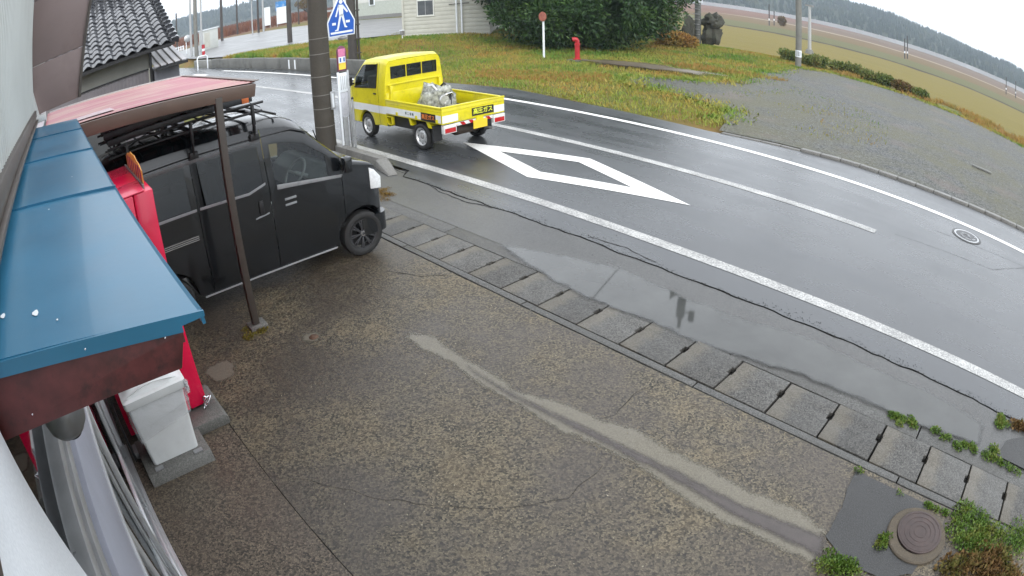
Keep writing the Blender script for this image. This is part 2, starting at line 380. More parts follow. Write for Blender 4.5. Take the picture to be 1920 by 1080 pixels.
# --- main road; its near edge breaks along a long crack beside the shoulder
CX = [x*.12 for x in range(-70, 16)]
def cracky(x): return 5.45 + wob(x, .05, 1.1) + wob(x, .035, 5, 3) + wob(x, .012, 19, 9)
near = [(-95, 5.75), (-8.6, 5.72)] + [(x, cracky(x)+.008+.014*abs(mnoise.noise((x*4, 2, 1)))) for x in CX] + [(1.85, 5.5), (60, 5.5)]
farE = [(60, 12.5), (2.5, 12.7), (-1, 12.48), (-3.3, 12.4), (-6.6, 11.95), (-8.5, 12.0), (-10.5, 12.1), (-13.2, 12.4), (-16, 12.0), (-20, 11.84), (-95, 11.84)]
road = sheet('road', near+farE, 0.0, M_ROAD)
sheet('crack_bed', [(-8.8, 5.3), (1.9, 5.3), (1.9, 5.8), (-8.8, 5.8)], -.025, M_SOIL)
sh = [(-8.6, 5.64)] + [(x, cracky(x)-.008-.012*abs(mnoise.noise((x*5, 7, 1)))) for x in CX] + [(1.85, 5.4), (2.6, 5.3), (12, 5.3), (12, 4.66), (-12, 4.66), (-12, 5.64)]
sheet('shoulder', sh, -.004, M_SHOULDER)
# side road higher up behind the wall
M_ROAD2 = asphalt('side_road_asphalt', .1, .2, .3, .5, sc=40)
sheet('side_road', [(-31.5, 18.6), (-35, 16.6), (-39.5, 12.6), (-47, 12.4), (-60, 13.5), (-78, 17.5), (-84, 26), (-69, 31), (-58, 33), (-40, 36), (-28, 40), (-22, 30)], .585, M_ROAD2)
# gravel lot across the road
GL = [(30, 12.72), (2.5, 12.75), (-1, 12.6), (-3.3, 12.56), (-6.4, 12.1), (-6.9, 13.4), (-7.3, 14.5), (-8.6, 15.1), (-10.2, 15.5), (-11.6, 15.8), (-12.3, 16.6), (-11.7, 17.4), (-10.6, 18.3), (-9.8, 19.7), (-10.2, 21.2), (-10.6, 23.5), (-11.3, 28.6), (-9.8, 30.6), (-5.2, 30.2), (-2, 29.6), (1.4, 28.4), (8, 27.3), (30, 27)]
GLw = []
for (x0, y0), (x1, y1) in zip(GL, GL[1:]+GL[:1]):
    n = max(1, int(math.hypot(x1-x0, y1-y0)/.25)) if x0 < 3 or x1 < 3 else 1
    for i in range(n):
        t = i/n; x, y = x0+(x1-x0)*t, y0+(y1-y0)*t; k = .35 if y > 12.9 else .05
        GLw.append((x+k*mnoise.noise((x*.9, y*.9, 4)), y+k*mnoise.noise((x*.9, y*.9, 8))))
sheet('gravel_lot', GLw, .034, M_GRAVEL)
# bare wet ground beside the hydrant
M_MUD = mat('wet_mud', (.12,.098,.07), .4, .4, 2.2, fine=.4, fscale=30, bumpd=.03, bscale=6, dirt=(.2,.17,.13), dscale=1.2, damt=.6)
def blob(cx, cy, rx, ry, n=40, k=.25, sd=0, rot=0):
    o = []
    for i in range(n):
        a = 2*math.pi*i/n; r = 1+k*mnoise.noise((math.cos(a)*1.6, math.sin(a)*1.6, sd)) + .5*k*mnoise.noise((math.cos(a)*5, math.sin(a)*5, sd+3))
        x, y = rx*r*math.cos(a), ry*r*math.sin(a)
        o.append((cx+x*math.cos(rot)-y*math.sin(rot), cy+x*math.sin(rot)+y*math.cos(rot)))
    return o
soft_sheet('mud_patch', blob(-13.5, 19.6, 3.0, 1.0, 40, .3, 2, .25), .06, soften(M_MUD, .7, .3, 12, .6, 2), .12, .2)

# --- road paint
def wline(name, x0, x1, y0, y1, z=.004, m=M_LINE, n=None):
    n = n or max(2, int(abs(x1-x0)/.4)); b = MB()
    xs_ = [x0+(x1-x0)*i/n for i in range(n+1)]
    b.add([(x, y0+wob(x, .006, 3, 1), z) for x in xs_]+[(x, y1+wob(x, .006, 3, 5), z) for x in xs_], [(i, i+1, n+2+i, n+1+i) for i in range(n)])
    return struct(b.build(name, m, fixn=False))
wline('near_edge_line', -34, 40, 5.925, 6.11)
wline('centre_line', -26, -1.8, 8.79, 8.975); wline('centre_line', 4.0, 9.0, 8.79, 8.975); wline('centre_line', -40, -32, 8.79, 8.975)
wline('far_edge_line', -36, 40, 11.07, 11.235, m=M_LINE2)
for i, (x, y) in enumerate(((-37.5, 10.0), (-37.5, 9.2), (-37.5, 8.4))): wline('crossing_stripe', x-1.6, x+1.6, y-.18, y+.18, m=M_LINE2)
dm = MB(); ox = [(-9.33,7.46),(-6.83,6.70),(-4.33,7.46),(-6.83,8.21)]; ix = [(-8.28,7.46),(-6.88,7.04),(-5.38,7.46),(-6.82,7.9)]
dm.add([(x, y, .005) for x, y in ox+ix], [(0,1,5,4),(1,2,6,5),(2,3,7,6),(3,0,4,7)])
struct(dm.build('diamond_marking', M_LINE2, fixn=False))

# --- gutter: near lip, cover slabs (one object each), far lip
GX0, GSP = -6.403, .50621
g = thing('gutter', 'roadside gutter', 'gutter', (0, 4.15, 0)); del g['category']; del g['label']; g['kind'] = 'structure'
b = MB().box(-12, 12, 3.76, 4.72, -.2, -.05); b.build('gutter_bed', M_SOIL, g)
xl = -12.0
while xl < 12:       # lips cast in lengths of 2 m
    L_ = 2.0
    if xl < -8 or xl > 4: L_ = 4.0
    MB().box(xl+.006, xl+L_-.006, 3.805, 3.886, -.12, .006+random.uniform(-.004,.004)).build('gutter_lip', M_LIP, g, bevel=.006)
    MB().box(xl+.006, xl+L_-.006, 4.44, 4.655, -.12, -.001+random.uniform(-.002,.002)).build('gutter_lip', M_LIP, g, bevel=.006)
    xl += L_
def slab_mesh():
    # handle slot cut into both ends: half a slot per slab
    h = GSP/2-.009; y0, y1 = 3.9-4.15, 4.425-4.15; n0, n1, nd = .02, .12, .026
    poly = [(-h,y0),(h,y0),(h,n0),(h-nd,n0),(h-nd,n1),(h,n1),(h,y1),(-h,y1),(-h,n1),(-h+nd*.4,n1),(-h+nd*.4,n0),(-h,n0)]
    b = MB(); b.prism(poly, 'z', -.09, 0); return b
base_slab = None
for k in range(-8, 25):
    x = GX0 + (k+.5)*GSP
    if base_slab is None: o = slab_mesh().build('gutter_slab', M_SLAB, g, bevel=.006); base_slab = o; BASE_SL = o
    else: o = inst(base_slab, 'gutter_slab', g)
    if base_slab is o: o.data.transform(Matrix.Translation((0, 4.15, 0)))
    o.location = (x+random.uniform(-.003,.003), random.uniform(-.004,.004), .006+random.uniform(-.004,.004)); o.rotation_euler = (random.uniform(-.006,.006), random.uniform(-.008,.008), random.uniform(-.006,.006))

# --- forecourt concrete with saw joint and cracks
fx = [x*.1 for x in range(-120, 41)]
def jy(x): return .78+wob(x, .012, .8)
sheet('forecourt', [(x, jy(x)+.0035+wob(x,.003,9,4)) for x in fx]+[(4, 3.79)]+[(x, 3.79+wob(x,.008,2.2,5)+wob(x,.005,9,2)) for x in fx[::-1]], 0.0, M_FORE)
sheet('doorstep_paving', [(x, jy(x)-.0035+wob(x,.003,11,6)) for x in fx][::-1]+[(-12, -.6), (4, -.6)], 0.004, M_FORE2)
sheet('joint_bed', [(-12, -.3), (4, -.3), (4, 3.8), (-12, 3.8)], -.02, M_SOIL)
def crack(pts, w=.008, z=.003):
    b = MB(); ps = []
    for (a, c) in zip(pts, pts[1:]):
        n = max(2, int(math.dist(a, c)/.06))
        ps += [(a[0]+(c[0]-a[0])*i/n, a[1]+(c[1]-a[1])*i/n) for i in range(n)]
    ps.append(pts[-1]); vs = []
    for i, (x, y) in enumerate(ps):
        d = Vector((ps[min(i+1, len(ps)-1)][0]-ps[max(i-1, 0)][0], ps[min(i+1, len(ps)-1)][1]-ps[max(i-1, 0)][1], 0)).normalized(); nn = Vector((-d.y, d.x, 0))
        jx = .03*mnoise.noise((x*7, y*7, 1)); ww = w*(.35+.9*abs(mnoise.noise((x*9, y*9, 5))))
        p = Vector((x, y, z))+nn*jx; vs += [p-nn*ww, p+nn*ww]
    b.add(vs, [(2*i, 2*i+1, 2*i+3, 2*i+2) for i in range(len(ps)-1)])
    return struct(b.build('pavement_crack', M_SOIL, fixn=False))
crack([(-3.44,.8),(-3.15,1.05),(-2.75,1.3),(-2.2,1.75),(-1.9,2.2),(-1.95,2.6)], .0028)
crack([(-2.33,2.9),(-2.25,3.1),(-2.3,3.45),(-2.2,3.72)], .0035)
crack([(-5.0,3.72),(-5.2,3.5),(-5.6,3.3)], .007)
crack([(-.9,.8),(-.9,1.4),(-.75,2.0)], .004)
crack([(-9.4,5.85),(-8.9,5.62),(-8.1,5.52)], .012, -.001)
crack([(-7.8,5.49),(-7.3,5.36),(-6.6,5.33),(-6.2,5.42)], .016, .0)
crack([(-4.6,5.55),(-4.1,5.6),(-3.6,5.52)], .012, .003)
crack([(-1.5,9.1),(.4,9.35),(1.2,10.3),(-.9,10.05)], .006, .003)
# grit and broken edges along the crack
rg_ = np.random.default_rng(3); ng_ = 1500; gx = rg_.uniform(-8.3,1.6,ng_); gy = np.array([cracky(x) for x in gx])+np.abs(rg_.normal(size=ng_))*.09*(.3+np.array([abs(mnoise.noise((x*.8,5,1))) for x in gx])*2.2)-.02
gs = rg_.uniform(.002,.009,ng_); ga = rg_.random(ng_)*6.28; gb = MB()
for x, y, s_, a_ in zip(gx, gy, gs, ga):
    gb.add([(x+s_*math.cos(a_), y+s_*math.sin(a_), .001), (x+s_*math.cos(a_+2.1), y+s_*.8*math.sin(a_+2.1), .001), (x+s_*math.cos(a_+4.2), y+s_*.8*math.sin(a_+4.2), .001), (x, y, .003+s_*.5)], [(0,1,3),(1,2,3),(2,0,3)])
gb = gb.build('crack_grit', mat('dark_grit', (.03,.029,.026), .8, .5, 60), fixn=False); gb['kind'] = 'stuff'; gb['label'] = 'dark grit along the long crack beside the road'; gb['category'] = 'grit'
# cement repair band with a damp line along its middle
top = [(-4.34,2.72),(-4.12,2.84),(-3.9,2.83),(-3.6,2.82),(-3.3,2.84),(-3.02,2.8),(-2.6,2.95),(-2.3,2.98),(-2.0,3.07),(-1.66,3.04),(-1.3,3.06),(-1.0,3.05),(-.58,3.1),(-.33,3.02)]
bot = [(-.27,2.72),(-.6,2.72),(-.9,2.70),(-1.23,2.68),(-1.5,2.74),(-1.77,2.77),(-2.1,2.74),(-2.41,2.68),(-2.9,2.69),(-3.28,2.66),(-3.7,2.70),(-4.05,2.64),(-4.28,2.66)]
def jag(ps, a=.02):
    o = []
    for p, q in zip(ps, ps[1:]):
        n = max(2, int(math.dist(p, q)/.05))
        for i in range(n):
            x, y = p[0]+(q[0]-p[0])*i/n, p[1]+(q[1]-p[1])*i/n
            o.append((x+a*mnoise.noise((x*11, y*11, 2)), y+a*1.6*mnoise.noise((x*8, y*8, 6))))
    return o+[ps[-1]]
soft_sheet('cement_repair', top+bot, .003, soften(M_REPAIR, .07, .11, 60, .1, 9, .035), .04, .08)
wet_t = [(-3.55,2.755),(-3.0,2.755),(-2.3,2.84),(-1.6,2.89),(-1.0,2.9),(-.3,2.98)]; wet_b = [(-.24,2.8),(-1.0,2.78),(-1.6,2.81),(-2.3,2.77),(-3.0,2.72),(-3.5,2.735)]
soft_sheet('damp_streak', wet_t+wet_b, .006, soften(M_REPWET, .08, .06, 60, .05, 7, .03), .03, .05)
# asphalt patch in the corner by the manhole
sheet('asphalt_patch', jag([(-.38,3.72),(-.36,3.5),(-.32,3.3),(-.31,3.0),(-.12,2.86),(.25,2.85),(.5,3.0),(.55,3.4),(.35,3.72)], .012), .008, M_PATCH)
sheet('road_patch', jag([(.95,4.7),(1.05,5.0),(1.3,5.2),(2.5,5.3),(2.6,4.7)], .02), .014, M_PATCH)
# puddle lying along the shoulder
pt = [(-5.35,4.60),(-4.9,4.78),(-4.46,4.95),(-4.18,5.02),(-3.79,5.14),(-3.3,5.13),(-2.9,5.08),(-2.18,5.12),(-1.7,5.26),(-1.3,5.28),(-.9,5.22),(-.33,5.25),(.3,5.22),(.72,5.12)]
pb = [(.74,4.72),(.45,4.66),(0,4.6),(-.7,4.56),(-1.4,4.54),(-1.9,4.42),(-2.4,4.36),(-3.03,4.34),(-3.6,4.30),(-4.24,4.36),(-4.7,4.46),(-5.1,4.55)]
soft_sheet('puddle', pt+pb, .0095, soften(M_WATER, .09, .07, 45, .14, 4), .05, .08)

# ================================================================== THE SHOP AND WHAT STANDS AGAINST IT
M_CLAD = mat('pale_metal_cladding', (.48,.5,.48), .4, .08, 3, dirt=(.25,.25,.24), dscale=1.5, damt=.3)
M_PLASTER = mat('white_wall_paint', (.74,.77,.8), .6, .05, 3, fine=.12, fscale=200, bumpd=.002, bscale=180)
M_ALU = mat('aluminium_frame', (.5,.51,.52), .32, .12, 10, metal=.55, dirt=(.25,.24,.22), damt=.35)
M_ALUD = mat('lavender_grey_panel', (.3,.31,.36), .4, .1, 6, dirt=(.2,.19,.18), damt=.3)
M_BROWNTRIM = mat('brown_trim', (.07,.058,.05), .45, .15, 6, dirt=(.16,.14,.12), damt=.4)
M_BLUE = mat('blue_roof_sheet', (.022,.138,.24), .33, .16, 3, dirt=(.03,.14,.25), dscale=9, damt=.35, coat=.1, bumpd=.002, bscale=5)
M_REDBROWN = mat('red_brown_board', (.085,.02,.02), .5, .35, 30, dirt=(.012,.01,.01), dscale=22, damt=.9)
M_BROWNPANEL = mat('brown_panel', (.26,.195,.185), .5, .1, 2, dirt=(.11,.08,.075), dscale=2, damt=.4)
M_BEAM = mat('brown_steel', (.125,.085,.065), .42, .12, 5, dirt=(.07,.05,.04), damt=.4)
M_POST = mat('dark_brown_steel', (.055,.045,.037), .45, .15, 8)
M_PINK = mat('faded_red_sheet', (.42,.085,.11), .35, .2, 1.2, dirt=(.5,.3,.24), dscale=1.1, damt=.55)
M_WHITEPL = mat('white_plastic', (.66,.67,.66), .4, .04, 6, dirt=(.45,.44,.4), dscale=9, damt=.25)
M_CHROME = mat('chrome', (.7,.7,.72), .15, .1, 10, metal=1, rvar=.05)
M_DARKPL = mat('black_plastic', (.014,.014,.015), .45, .2, 20)
M_GREYPL = mat('grey_plastic', (.22,.22,.22), .45, .1, 20)
M_BLOCK = concrete('block_concrete', .1, .22, (1,.97,.88), pebble=130, stains=.35, stain=(.07,.068,.06), r0=.5, r1=.75)
M_RED = mat('vending_red', (.75,.006,.06), .22, .06, 5, coat=.4)
M_REDL = mat('vending_red_lid', (.68,.03,.09), .3, .08, 5, coat=.3)
def glassmat(name, tint, refl=1.5, rough=.02):
    m = bpy.data.materials.new(name); m.use_nodes = True; nt = m.node_tree; nt.nodes.clear()
    o = nt.nodes.new('ShaderNodeOutputMaterial'); mix = nt.nodes.new('ShaderNodeMixShader'); t = nt.nodes.new('ShaderNodeBsdfTransparent'); g = nt.nodes.new('ShaderNodeBsdfGlossy'); f = nt.nodes.new('ShaderNodeFresnel')
    t.inputs[0].default_value = (*tint, 1); g.inputs['Roughness'].default_value = rough; f.inputs[0].default_value = refl
    g.inputs['Color'].default_value = (.9,.93,.95,1)
    nt.links.new(f.outputs[0], mix.inputs[0]); nt.links.new(t.outputs[0], mix.inputs[1]); nt.links.new(g.outputs[0], mix.inputs[2]); nt.links.new(mix.outputs[0], o.inputs[0])
    return m
G_CLEAR = glassmat('shop_glass', (.62,.66,.64)); G_FRONT = glassmat('car_glass', (.6,.65,.63), 1.5); G_TINT = glassmat('privacy_glass', (.03,.034,.038), 1.45)
M_ROOM = mat('dim_room', (.16,.16,.15), .8, .3, 1.2)

shop = thing('shop_building', 'shop building with ribbed grey cladding above aluminium glass doors, under the camera', 'shop', (-4, -.6, 0))
b = MB(); x = -9.0; prof = []
while x < 1.2:
    prof += [(x, -.2), (x+.03, -.2), (x+.038, -.19), (x+.052, -.19), (x+.06, -.2)]; x += .06
n = len(prof)
b.add([(px, py, z) for z in (2.86, 6.2) for px, py in prof], [(i, i+1, n+i+1, n+i) for i in range(n-1)])
b.build('cladding', M_CLAD, shop, fixn=False)
MB().box(-9, 1.2, -.6, -.23, 2.7, 6.2).build('wall', M_PLASTER, shop)
MB().box(-.64, 1.2, -.5, -.2, 0, 2.858).build('pillar', M_PLASTER, shop, bevel=.004)
MB().box(-9, -4.55, -.5, -.22, 0, 2.7).build('wall', M_PLASTER, shop)
fl = MB().box(-9, 1.2, -.2, -.172, 2.80, 2.87); fl.box(-9, 1.2, -.172, -.155, 2.80, 2.815); fl.build('flashing', M_BROWNTRIM, shop, bevel=.003)
MB().box(-4.5, -.64, -1.6, -1.5, 0, 2.7).build('room_wall', M_ROOM, shop)
MB().box(-4.5, -.64, -1.5, -.35, -.02, 0.0).build('room_floor', M_ROOM, shop)
# transom, head rail, wide panel, sliding doors
for x0, x1 in ((-4.5,-3.25),(-3.2,-1.95),(-1.9,-.68)):
    MB().box(x0, x1, -.262, -.256, 2.34, 2.66).build('transom_pane', G_CLEAR, shop)
for x in (-4.5,-3.225,-1.925,-.66): MB().box(x-.025, x+.025, -.28, -.235, 2.33, 2.68).build('mullion', M_ALU, shop, bevel=.003)
MB().box(-4.52, -.64, -.28, -.225, 2.66, 2.70).build('head_rail', M_ALU, shop, bevel=.003)
hr = MB()
for z0, z1, y in ((2.295,2.335,-.215),(2.245,2.29,-.235),(2.19,2.24,-.22),(2.15,2.185,-.245)): hr.box(-4.52, -.64, -.29, y, z0, z1)
hr.build('head_rail', M_ALU, shop, bevel=.003)
MB().box(-4.52, -.64, -.3, -.212, 1.76, 2.14).build('transom_panel', M_ALUD, shop, bevel=.006)
MB().box(-4.52, -.64, -.3, -.205, 1.725, 1.757).build('door_track', M_ALU, shop, bevel=.003)
for i, (x0, x1) in enumerate(((-4.48,-3.5),(-3.56,-2.56),(-2.62,-1.62),(-1.68,-.68))):
    y = -.235 if i % 2 else -.275
    d = MB()
    for a, c_ in ((x0, x0+.06), (x1-.06, x1)): d.box(a, c_, y-.016, y+.016, .05, 1.72)
    for z0, z1 in ((.05,.17),(.6,.66),(1.66,1.72)): d.box(x0+.06, x1-.06, y-.016, y+.016, z0, z1)
    o = d.build('sliding_door', M_ALU, shop, bevel=.003)
    for z0, z1 in ((.17,.6),(.66,1.66)): MB().box(x0+.06, x1-.06, y-.004, y+.004, z0, z1).build('pane', G_CLEAR, o)
tr = MB().box(-4.52, -.64, -.33, -.19, 0.0, .03)
for y in (-.295,-.255,-.215): tr.box(-4.52, -.64, y-.006, y+.006, .03, .05)
tr.build('door_sill', M_ALU, shop, bevel=.002)
MB().box(-9.1, -8.95, -.5, 1.1, 0, 2.25).build('side_wall', M_WHITEPL, shop)

# narrow blue canopy under the camera
can = thing('blue_canopy', 'narrow blue sheet-metal canopy with raised seams running along the shop wall', 'canopy', (-2, 0, 2.7))
def ctop(y): return 2.775 + (y+.2)/.333*(-.055)
SE = [-.65, -1.433, -2.2, -3.03, -3.75]
for a, c_ in zip(SE, SE[1:]):
    p = MB().prism([(-.2, ctop(-.2)-.008), (.125, ctop(.125)-.008), (.127, ctop(.125)-.018), (.131, ctop(.125)-.018), (.13, ctop(.125)+.001), (.125, ctop(.125)), (-.2, ctop(-.2))], 'x', c_+.002, a-.002)
    p.build('roof_panel', M_BLUE, can)
for s in SE[1:-1]: MB().bar((s, -.2, ctop(-.2)+.002), (s, .13, ctop(.13)+.003), .006, .006).build('seam', M_BLUE, can)
MB().prism([(-.2,ctop(-.2)-.002),(-.2,ctop(-.2)-.021),(.1,ctop(.1)-.02),(.1,ctop(.1)-.012),(.131,ctop(.131)-.006),(.131,ctop(.131)+.001)], 'x', -.652, -.648).build('end_fascia', M_BLUE, can)
MB().prism([(-.215,2.755),(-.215,2.672),(.085,2.66),(.1,2.70),(.1,2.706)], 'x', -.72, -.653).build('end_board', M_REDBROWN, can, bevel=.002)
MB().box(-3.75, -.722, -.2, .11, 2.655, 2.685).build('soffit_board', M_REDBROWN, can)
for y, z in ((-.03,2.735),(.075,2.708),(-.14,2.69)): MB().lathe([(.0,.002),(.0013,.0015),(.0015,0)], (-.6495, y, z), 'x', 8).build('nail', M_CHROME, can)
for x, y, r in ((-.78,-.155,.006),(-.76,-.095,.007),(-.72,-.06,.002),(-1.35,-.06,.003),(-1.7,.02,.003)):
    MB().add([(x+r*1.4*math.cos(a)*(1+.3*math.sin(3*a)), y+r*.8*math.sin(a), ctop(y+r*.8*math.sin(a))+.0012) for a in [i*math.pi/5 for i in range(10)]], [tuple(range(10))]).build('dropping', M_PLASTER, can, fixn=False)

d = MB().lathe([(.0,2.478),(.018,2.479),(.032,2.485),(.043,2.499),(.047,2.518),(.046,2.54),(.03,2.56),(.03,2.66)], (-.93, -.135, 0), 'z', 28)
ds = thing('dome_fitting', 'small grey dome-shaped fitting hanging under the red-brown end of the canopy', 'fitting', (-.93, -.135, 2.478))
d.build('dome', mat('satin_grey_metal', (.16,.16,.16), .4, .08, 20, metal=.3), ds, smooth=50)
MB().lathe([(.0,2.4775),(.016,2.4785),(.017,2.4775)], (-.925, -.13, .0), 'z', 24).build('lens', M_DARKPL, ds, smooth=50)

pan = thing('projecting_panel', 'plain brown metal panel standing out from the grey shop wall above the canopy', 'panel', (-4, 0, 2.8))
zs = [2.83, 3.16, 3.62, 4.6]
def pw(z): return .165+(z-2.83)*.16
for a, c_ in zip(zs, zs[1:]):
    MB().prism([(-.2,a+.002),(pw(a),a+.002),(pw(c_),c_-.002),(-.2,c_-.002)], 'x', -4.04, -3.99).build('panel_sheet', M_BROWNPANEL, pan, bevel=.003)
MB().prism([(pw(2.83),2.83),(pw(2.83)+.02,2.83),(pw(4.6)+.02,4.6),(pw(4.6),4.6)], 'x', -4.05, -3.975).build('edge_strip', M_BROWNTRIM, pan)
MB().box(-4.0, -3.8, -.2, -.1, 2.79, 2.828).build('bracket', M_WHITEPL, pan, bevel=.004)
MB().prism([(-.2,2.828),(-.15,2.828),(-.19,2.99),(-.2,2.99)], 'x', -3.99, -3.93).build('bracket', M_WHITEPL, pan)

# carport
m, nt_, b_ = newmat('streaked_red_sheet'); M_PINK = m
s1 = noisef(nt_, posn(nt_, scale=(5, .35, 1)), 1.6, 5, .6); s2 = noisef(nt_, posn(nt_), 1.1, 4)
c_ = mixc(nt_, ramp(nt_, s1, [(.35, 0), (.7, 1)]).outputs[0], (.33,.045,.08), (.42,.12,.14))
c_ = mixc(nt_, ramp(nt_, mixc(nt_, .5, s1, s2), [(.47, 0), (.6, .8)]).outputs[0], c_, (.42,.25,.18))
nt_.links.new(c_, b_.inputs['Base Color']); setp(b_, Roughness=.35)
cp = thing('carport', 'carport with faded red roof sheet and brown steel beam above the black van', 'carport', (-5.53, 1.63, 0))
def bz(y): return 2.51 + (y-.2)/1.8*(-.14)
MB().box(-5.565, -5.495, 1.6, 1.67, .04, bz(1.63)-.07).build('post', M_POST, cp, bevel=.004)
MB().box(-8.6, -8.53, 1.6, 1.67, .0, bz(1.63)-.07).build('post', M_POST, cp, bevel=.004)
be = MB().prism([(.14,bz(.14)-.13),(2.0,bz(2)-.12),(2.02,bz(2)-.02),(2.02,bz(2)),(.14,bz(.14))], 'x', -5.56, -5.5); be.build('beam', M_BEAM, cp, bevel=.004)
MB().prism([(.14,bz(.14)-.13),(2.0,bz(2)-.12),(2.02,bz(2)),(.14,bz(.14))], 'x', -8.66, -8.6).build('beam', M_BEAM, cp, bevel=.004)
MB().box(-8.6, -5.56, 1.985, 2.03, bz(2)-.1, bz(2)+.0).build('front_beam', M_BEAM, cp, bevel=.004)
for x in (-6.3,-7.05,-7.8): MB().bar((x,.14,bz(.14)-.055),(x,1.98,bz(1.98)-.055), .04, .06).build('rafter', M_BEAM, cp)
rs = MB(); y0, y1 = -.18, 2.06; nn = 84; pv = []
for i in range(nn+1):
    x = -8.64+(8.64-5.565)*i/nn; pv.append((x, .006*math.sin(i*math.pi/2)))
rs.add([(x, y, bz(y)+.012+h) for y in (y0, y1) for x, h in pv], [(i, i+1, nn+2+i, nn+1+i) for i in range(nn)])
o = rs.build('roof_sheet', M_PINK, cp, fixn=False)
MB().box(-8.66, -5.55, 2.02, 2.075, bz(2)+.018, bz(2)+.026).build('edge_trim', M_BEAM, cp)
MB().bar((-8.645,-.15,bz(-.15)+.024),(-8.645,2.05,bz(2.05)+.024), .03, .02).build('edge_trim', M_WHITEPL, cp)
MB().box(-5.62, -5.44, 1.55, 1.74, -.05, .04).build('footing', M_BLOCK, cp, bevel=.008)
MB().add([(x, y, bz(y)+.026) for x, y in ((-5.68,.02),(-5.74,.62),(-6.1,.6),(-6.0,.0))], [(0,1,2,3)]).build('pale_patch', mat('pale_pink_patch', (.6,.45,.47), .35, .1), cp, fixn=False)

# vending machine
vm = thing('vending_machine', 'tall red drinks vending machine on concrete feet between shop wall and black van', 'vending machine', (-5, .3, .1))
MB().box(-5.57, -4.45, -.1, .53, .12, 1.96).build('cabinet', M_RED, vm, bevel=.012)
MB().box(-5.57, -4.45, .535, .70, .12, 1.96).build('door', M_RED, vm, bevel=.012)
MB().prism([(-4.45,1.962),(-4.45,1.972),(-4.75,1.995),(-4.75,1.962)], 'y', -.1, .63).build('lid', M_REDL, vm, bevel=.004)
MB().box(-5.57, -4.755, -.1, .63, 1.962, 1.985).build('lid', M_RED, vm, bevel=.004)
MB().box(-5.57, -4.52, .632, .646, 1.962, 1.995).build('sign_channel', M_GREYPL, vm)
MB().box(-5.52, -4.48, .6, .69, .1, .12).build('kick_plate', M_DARKPL, vm)
for x in (-5.5, -4.52):
    for y in (-.03, .6): MB().lathe([(.03,.1),(.03,.104),(.012,.106),(.012,.13)], (x, y, 0), 'z', 12).build('leveller', M_CHROME, vm)
hb = MB(); pts = [(-5.45,1.985),(-4.56,1.985),(-4.56,2.03)]
for i in range(9): t = i/8; pts.append((-4.56-.89*t, 2.09+.07*math.sin(math.pi*t)+.012*(i % 2)))
hb.prism(pts, 'y', .647, .653); o = hb.build('header_board', mat('yellow_card', (.75,.42,.06), .5, .3, 14, dirt=(.6,.05,.12), dscale=11, damt=.9), vm)
for i in range(7):
    x = -5.38+.12*i; MB().prism([(x,2.0),(x+.035,2.0),(x+.055+.01*(i%3),2.1+.012*(i % 2)),(x+.02,2.11)], 'y', .643, .6465).build('header_letter', mat('purple_print', (.3,.02,.16), .5, .3, 10), vm)
hs = MB().prism([(x, z) for x, z in pts], 'y', .6535, .6545); hs.build('header_face', M_RED, vm)
lp = MB()
for k in range(3):
    c0 = Vector((-4.41, .69, .15+.012*k))
    lp.tube([c0+Vector((.035*math.cos(a)*.6, .045*math.sin(a)*(1-.2*k), .05*math.sin(a+k*1.1))) for a in [i*math.pi/8 for i in range(17)]], .006, 6)
tag(lp.build('wire_loop', M_CHROME, smooth=60), 'tangled shiny wire loop at the foot of the red vending machine', 'wire')
for i, (x0, x1, y0, y1, lab) in enumerate(((-4.62,-4.22,.36,.8,'grey concrete block under the front corner of the vending machine'),)):
    bk = thing('concrete_block', lab, 'block', ((x0+x1)/2, (y0+y1)/2, 0))
    MB().prism([(y0,0),(y1,0),(y1,.07),(y1-.03,.1),(y0,.1)], 'x', x0+.13, x1).build('block', M_BLOCK, bk, bevel=.01)
    MB().prism([(y0,0),(y1,0),(y1,.07),(y1-.03,.1),(y0,.1)], 'x', x0-.15, x0+.122).build('block', M_BLOCK, bk, bevel=.01)

# white bin on a concrete slab
bk = thing('concrete_slab', 'stained grey concrete slab lying under the white bin by the shop door', 'slab', (-4.05, .2, 0))
MB().prism([(-4.42,0),(-3.86,0),(-3.9,.075),(-3.91,.085),(-4.42,.085)], 'y', -.1, .5).build('slab', M_BLOCK, bk, bevel=.006)
MB().box(-3.925, -3.97, -.02, .06, .085, .094).build('metal_tab', M_GREYPL, bk); MB().box(-3.925, -3.97, .36, .44, .085, .094).build('metal_tab', M_GREYPL, bk)
bn = thing('waste_bin', 'white plastic waste bin with swing lid and clear liner on a concrete slab', 'waste bin', (-4.13, .21, .086))
def rrect(x0, x1, y0, y1, z, r=.03, n=4):
    o = []
    for cx, cy, a0 in ((x1-r,y1-r,0),(x0+r,y1-r,1),(x0+r,y0+r,2),(x1-r,y0+r,3)):
        o += [(cx+r*math.cos((a0+i/n)*math.pi/2), cy+r*math.sin((a0+i/n)*math.pi/2), z) for i in range(n+1)]
    return o
def loftrings(b, rings, cap=True):
    n = len(rings[0]); vs = [p for r in rings for p in r]
    fs = [(i*n+j, i*n+(j+1) % n, (i+1)*n+(j+1) % n, (i+1)*n+j) for i in range(len(rings)-1) for j in range(n)]
    if cap: fs += [tuple(range(n))[::-1], tuple(range((len(rings)-1)*n, len(rings)*n))]
    return b.add(vs, fs)
loftrings(MB(), [rrect(-4.25,-4.0,-.01,.425,.086), rrect(-4.28,-3.985,-.03,.47,.6), rrect(-4.285,-3.98,-.035,.475,.64)]).build('body', M_WHITEPL, bn, smooth=50)
M_LINER = bpy.data.materials.new('milky_liner'); M_LINER.use_nodes = True; nt_ = M_LINER.node_tree; b_ = nt_.nodes['Principled BSDF']
setp(b_, Roughness=.2); b_.inputs['Base Color'].default_value = (.75,.76,.78,1)
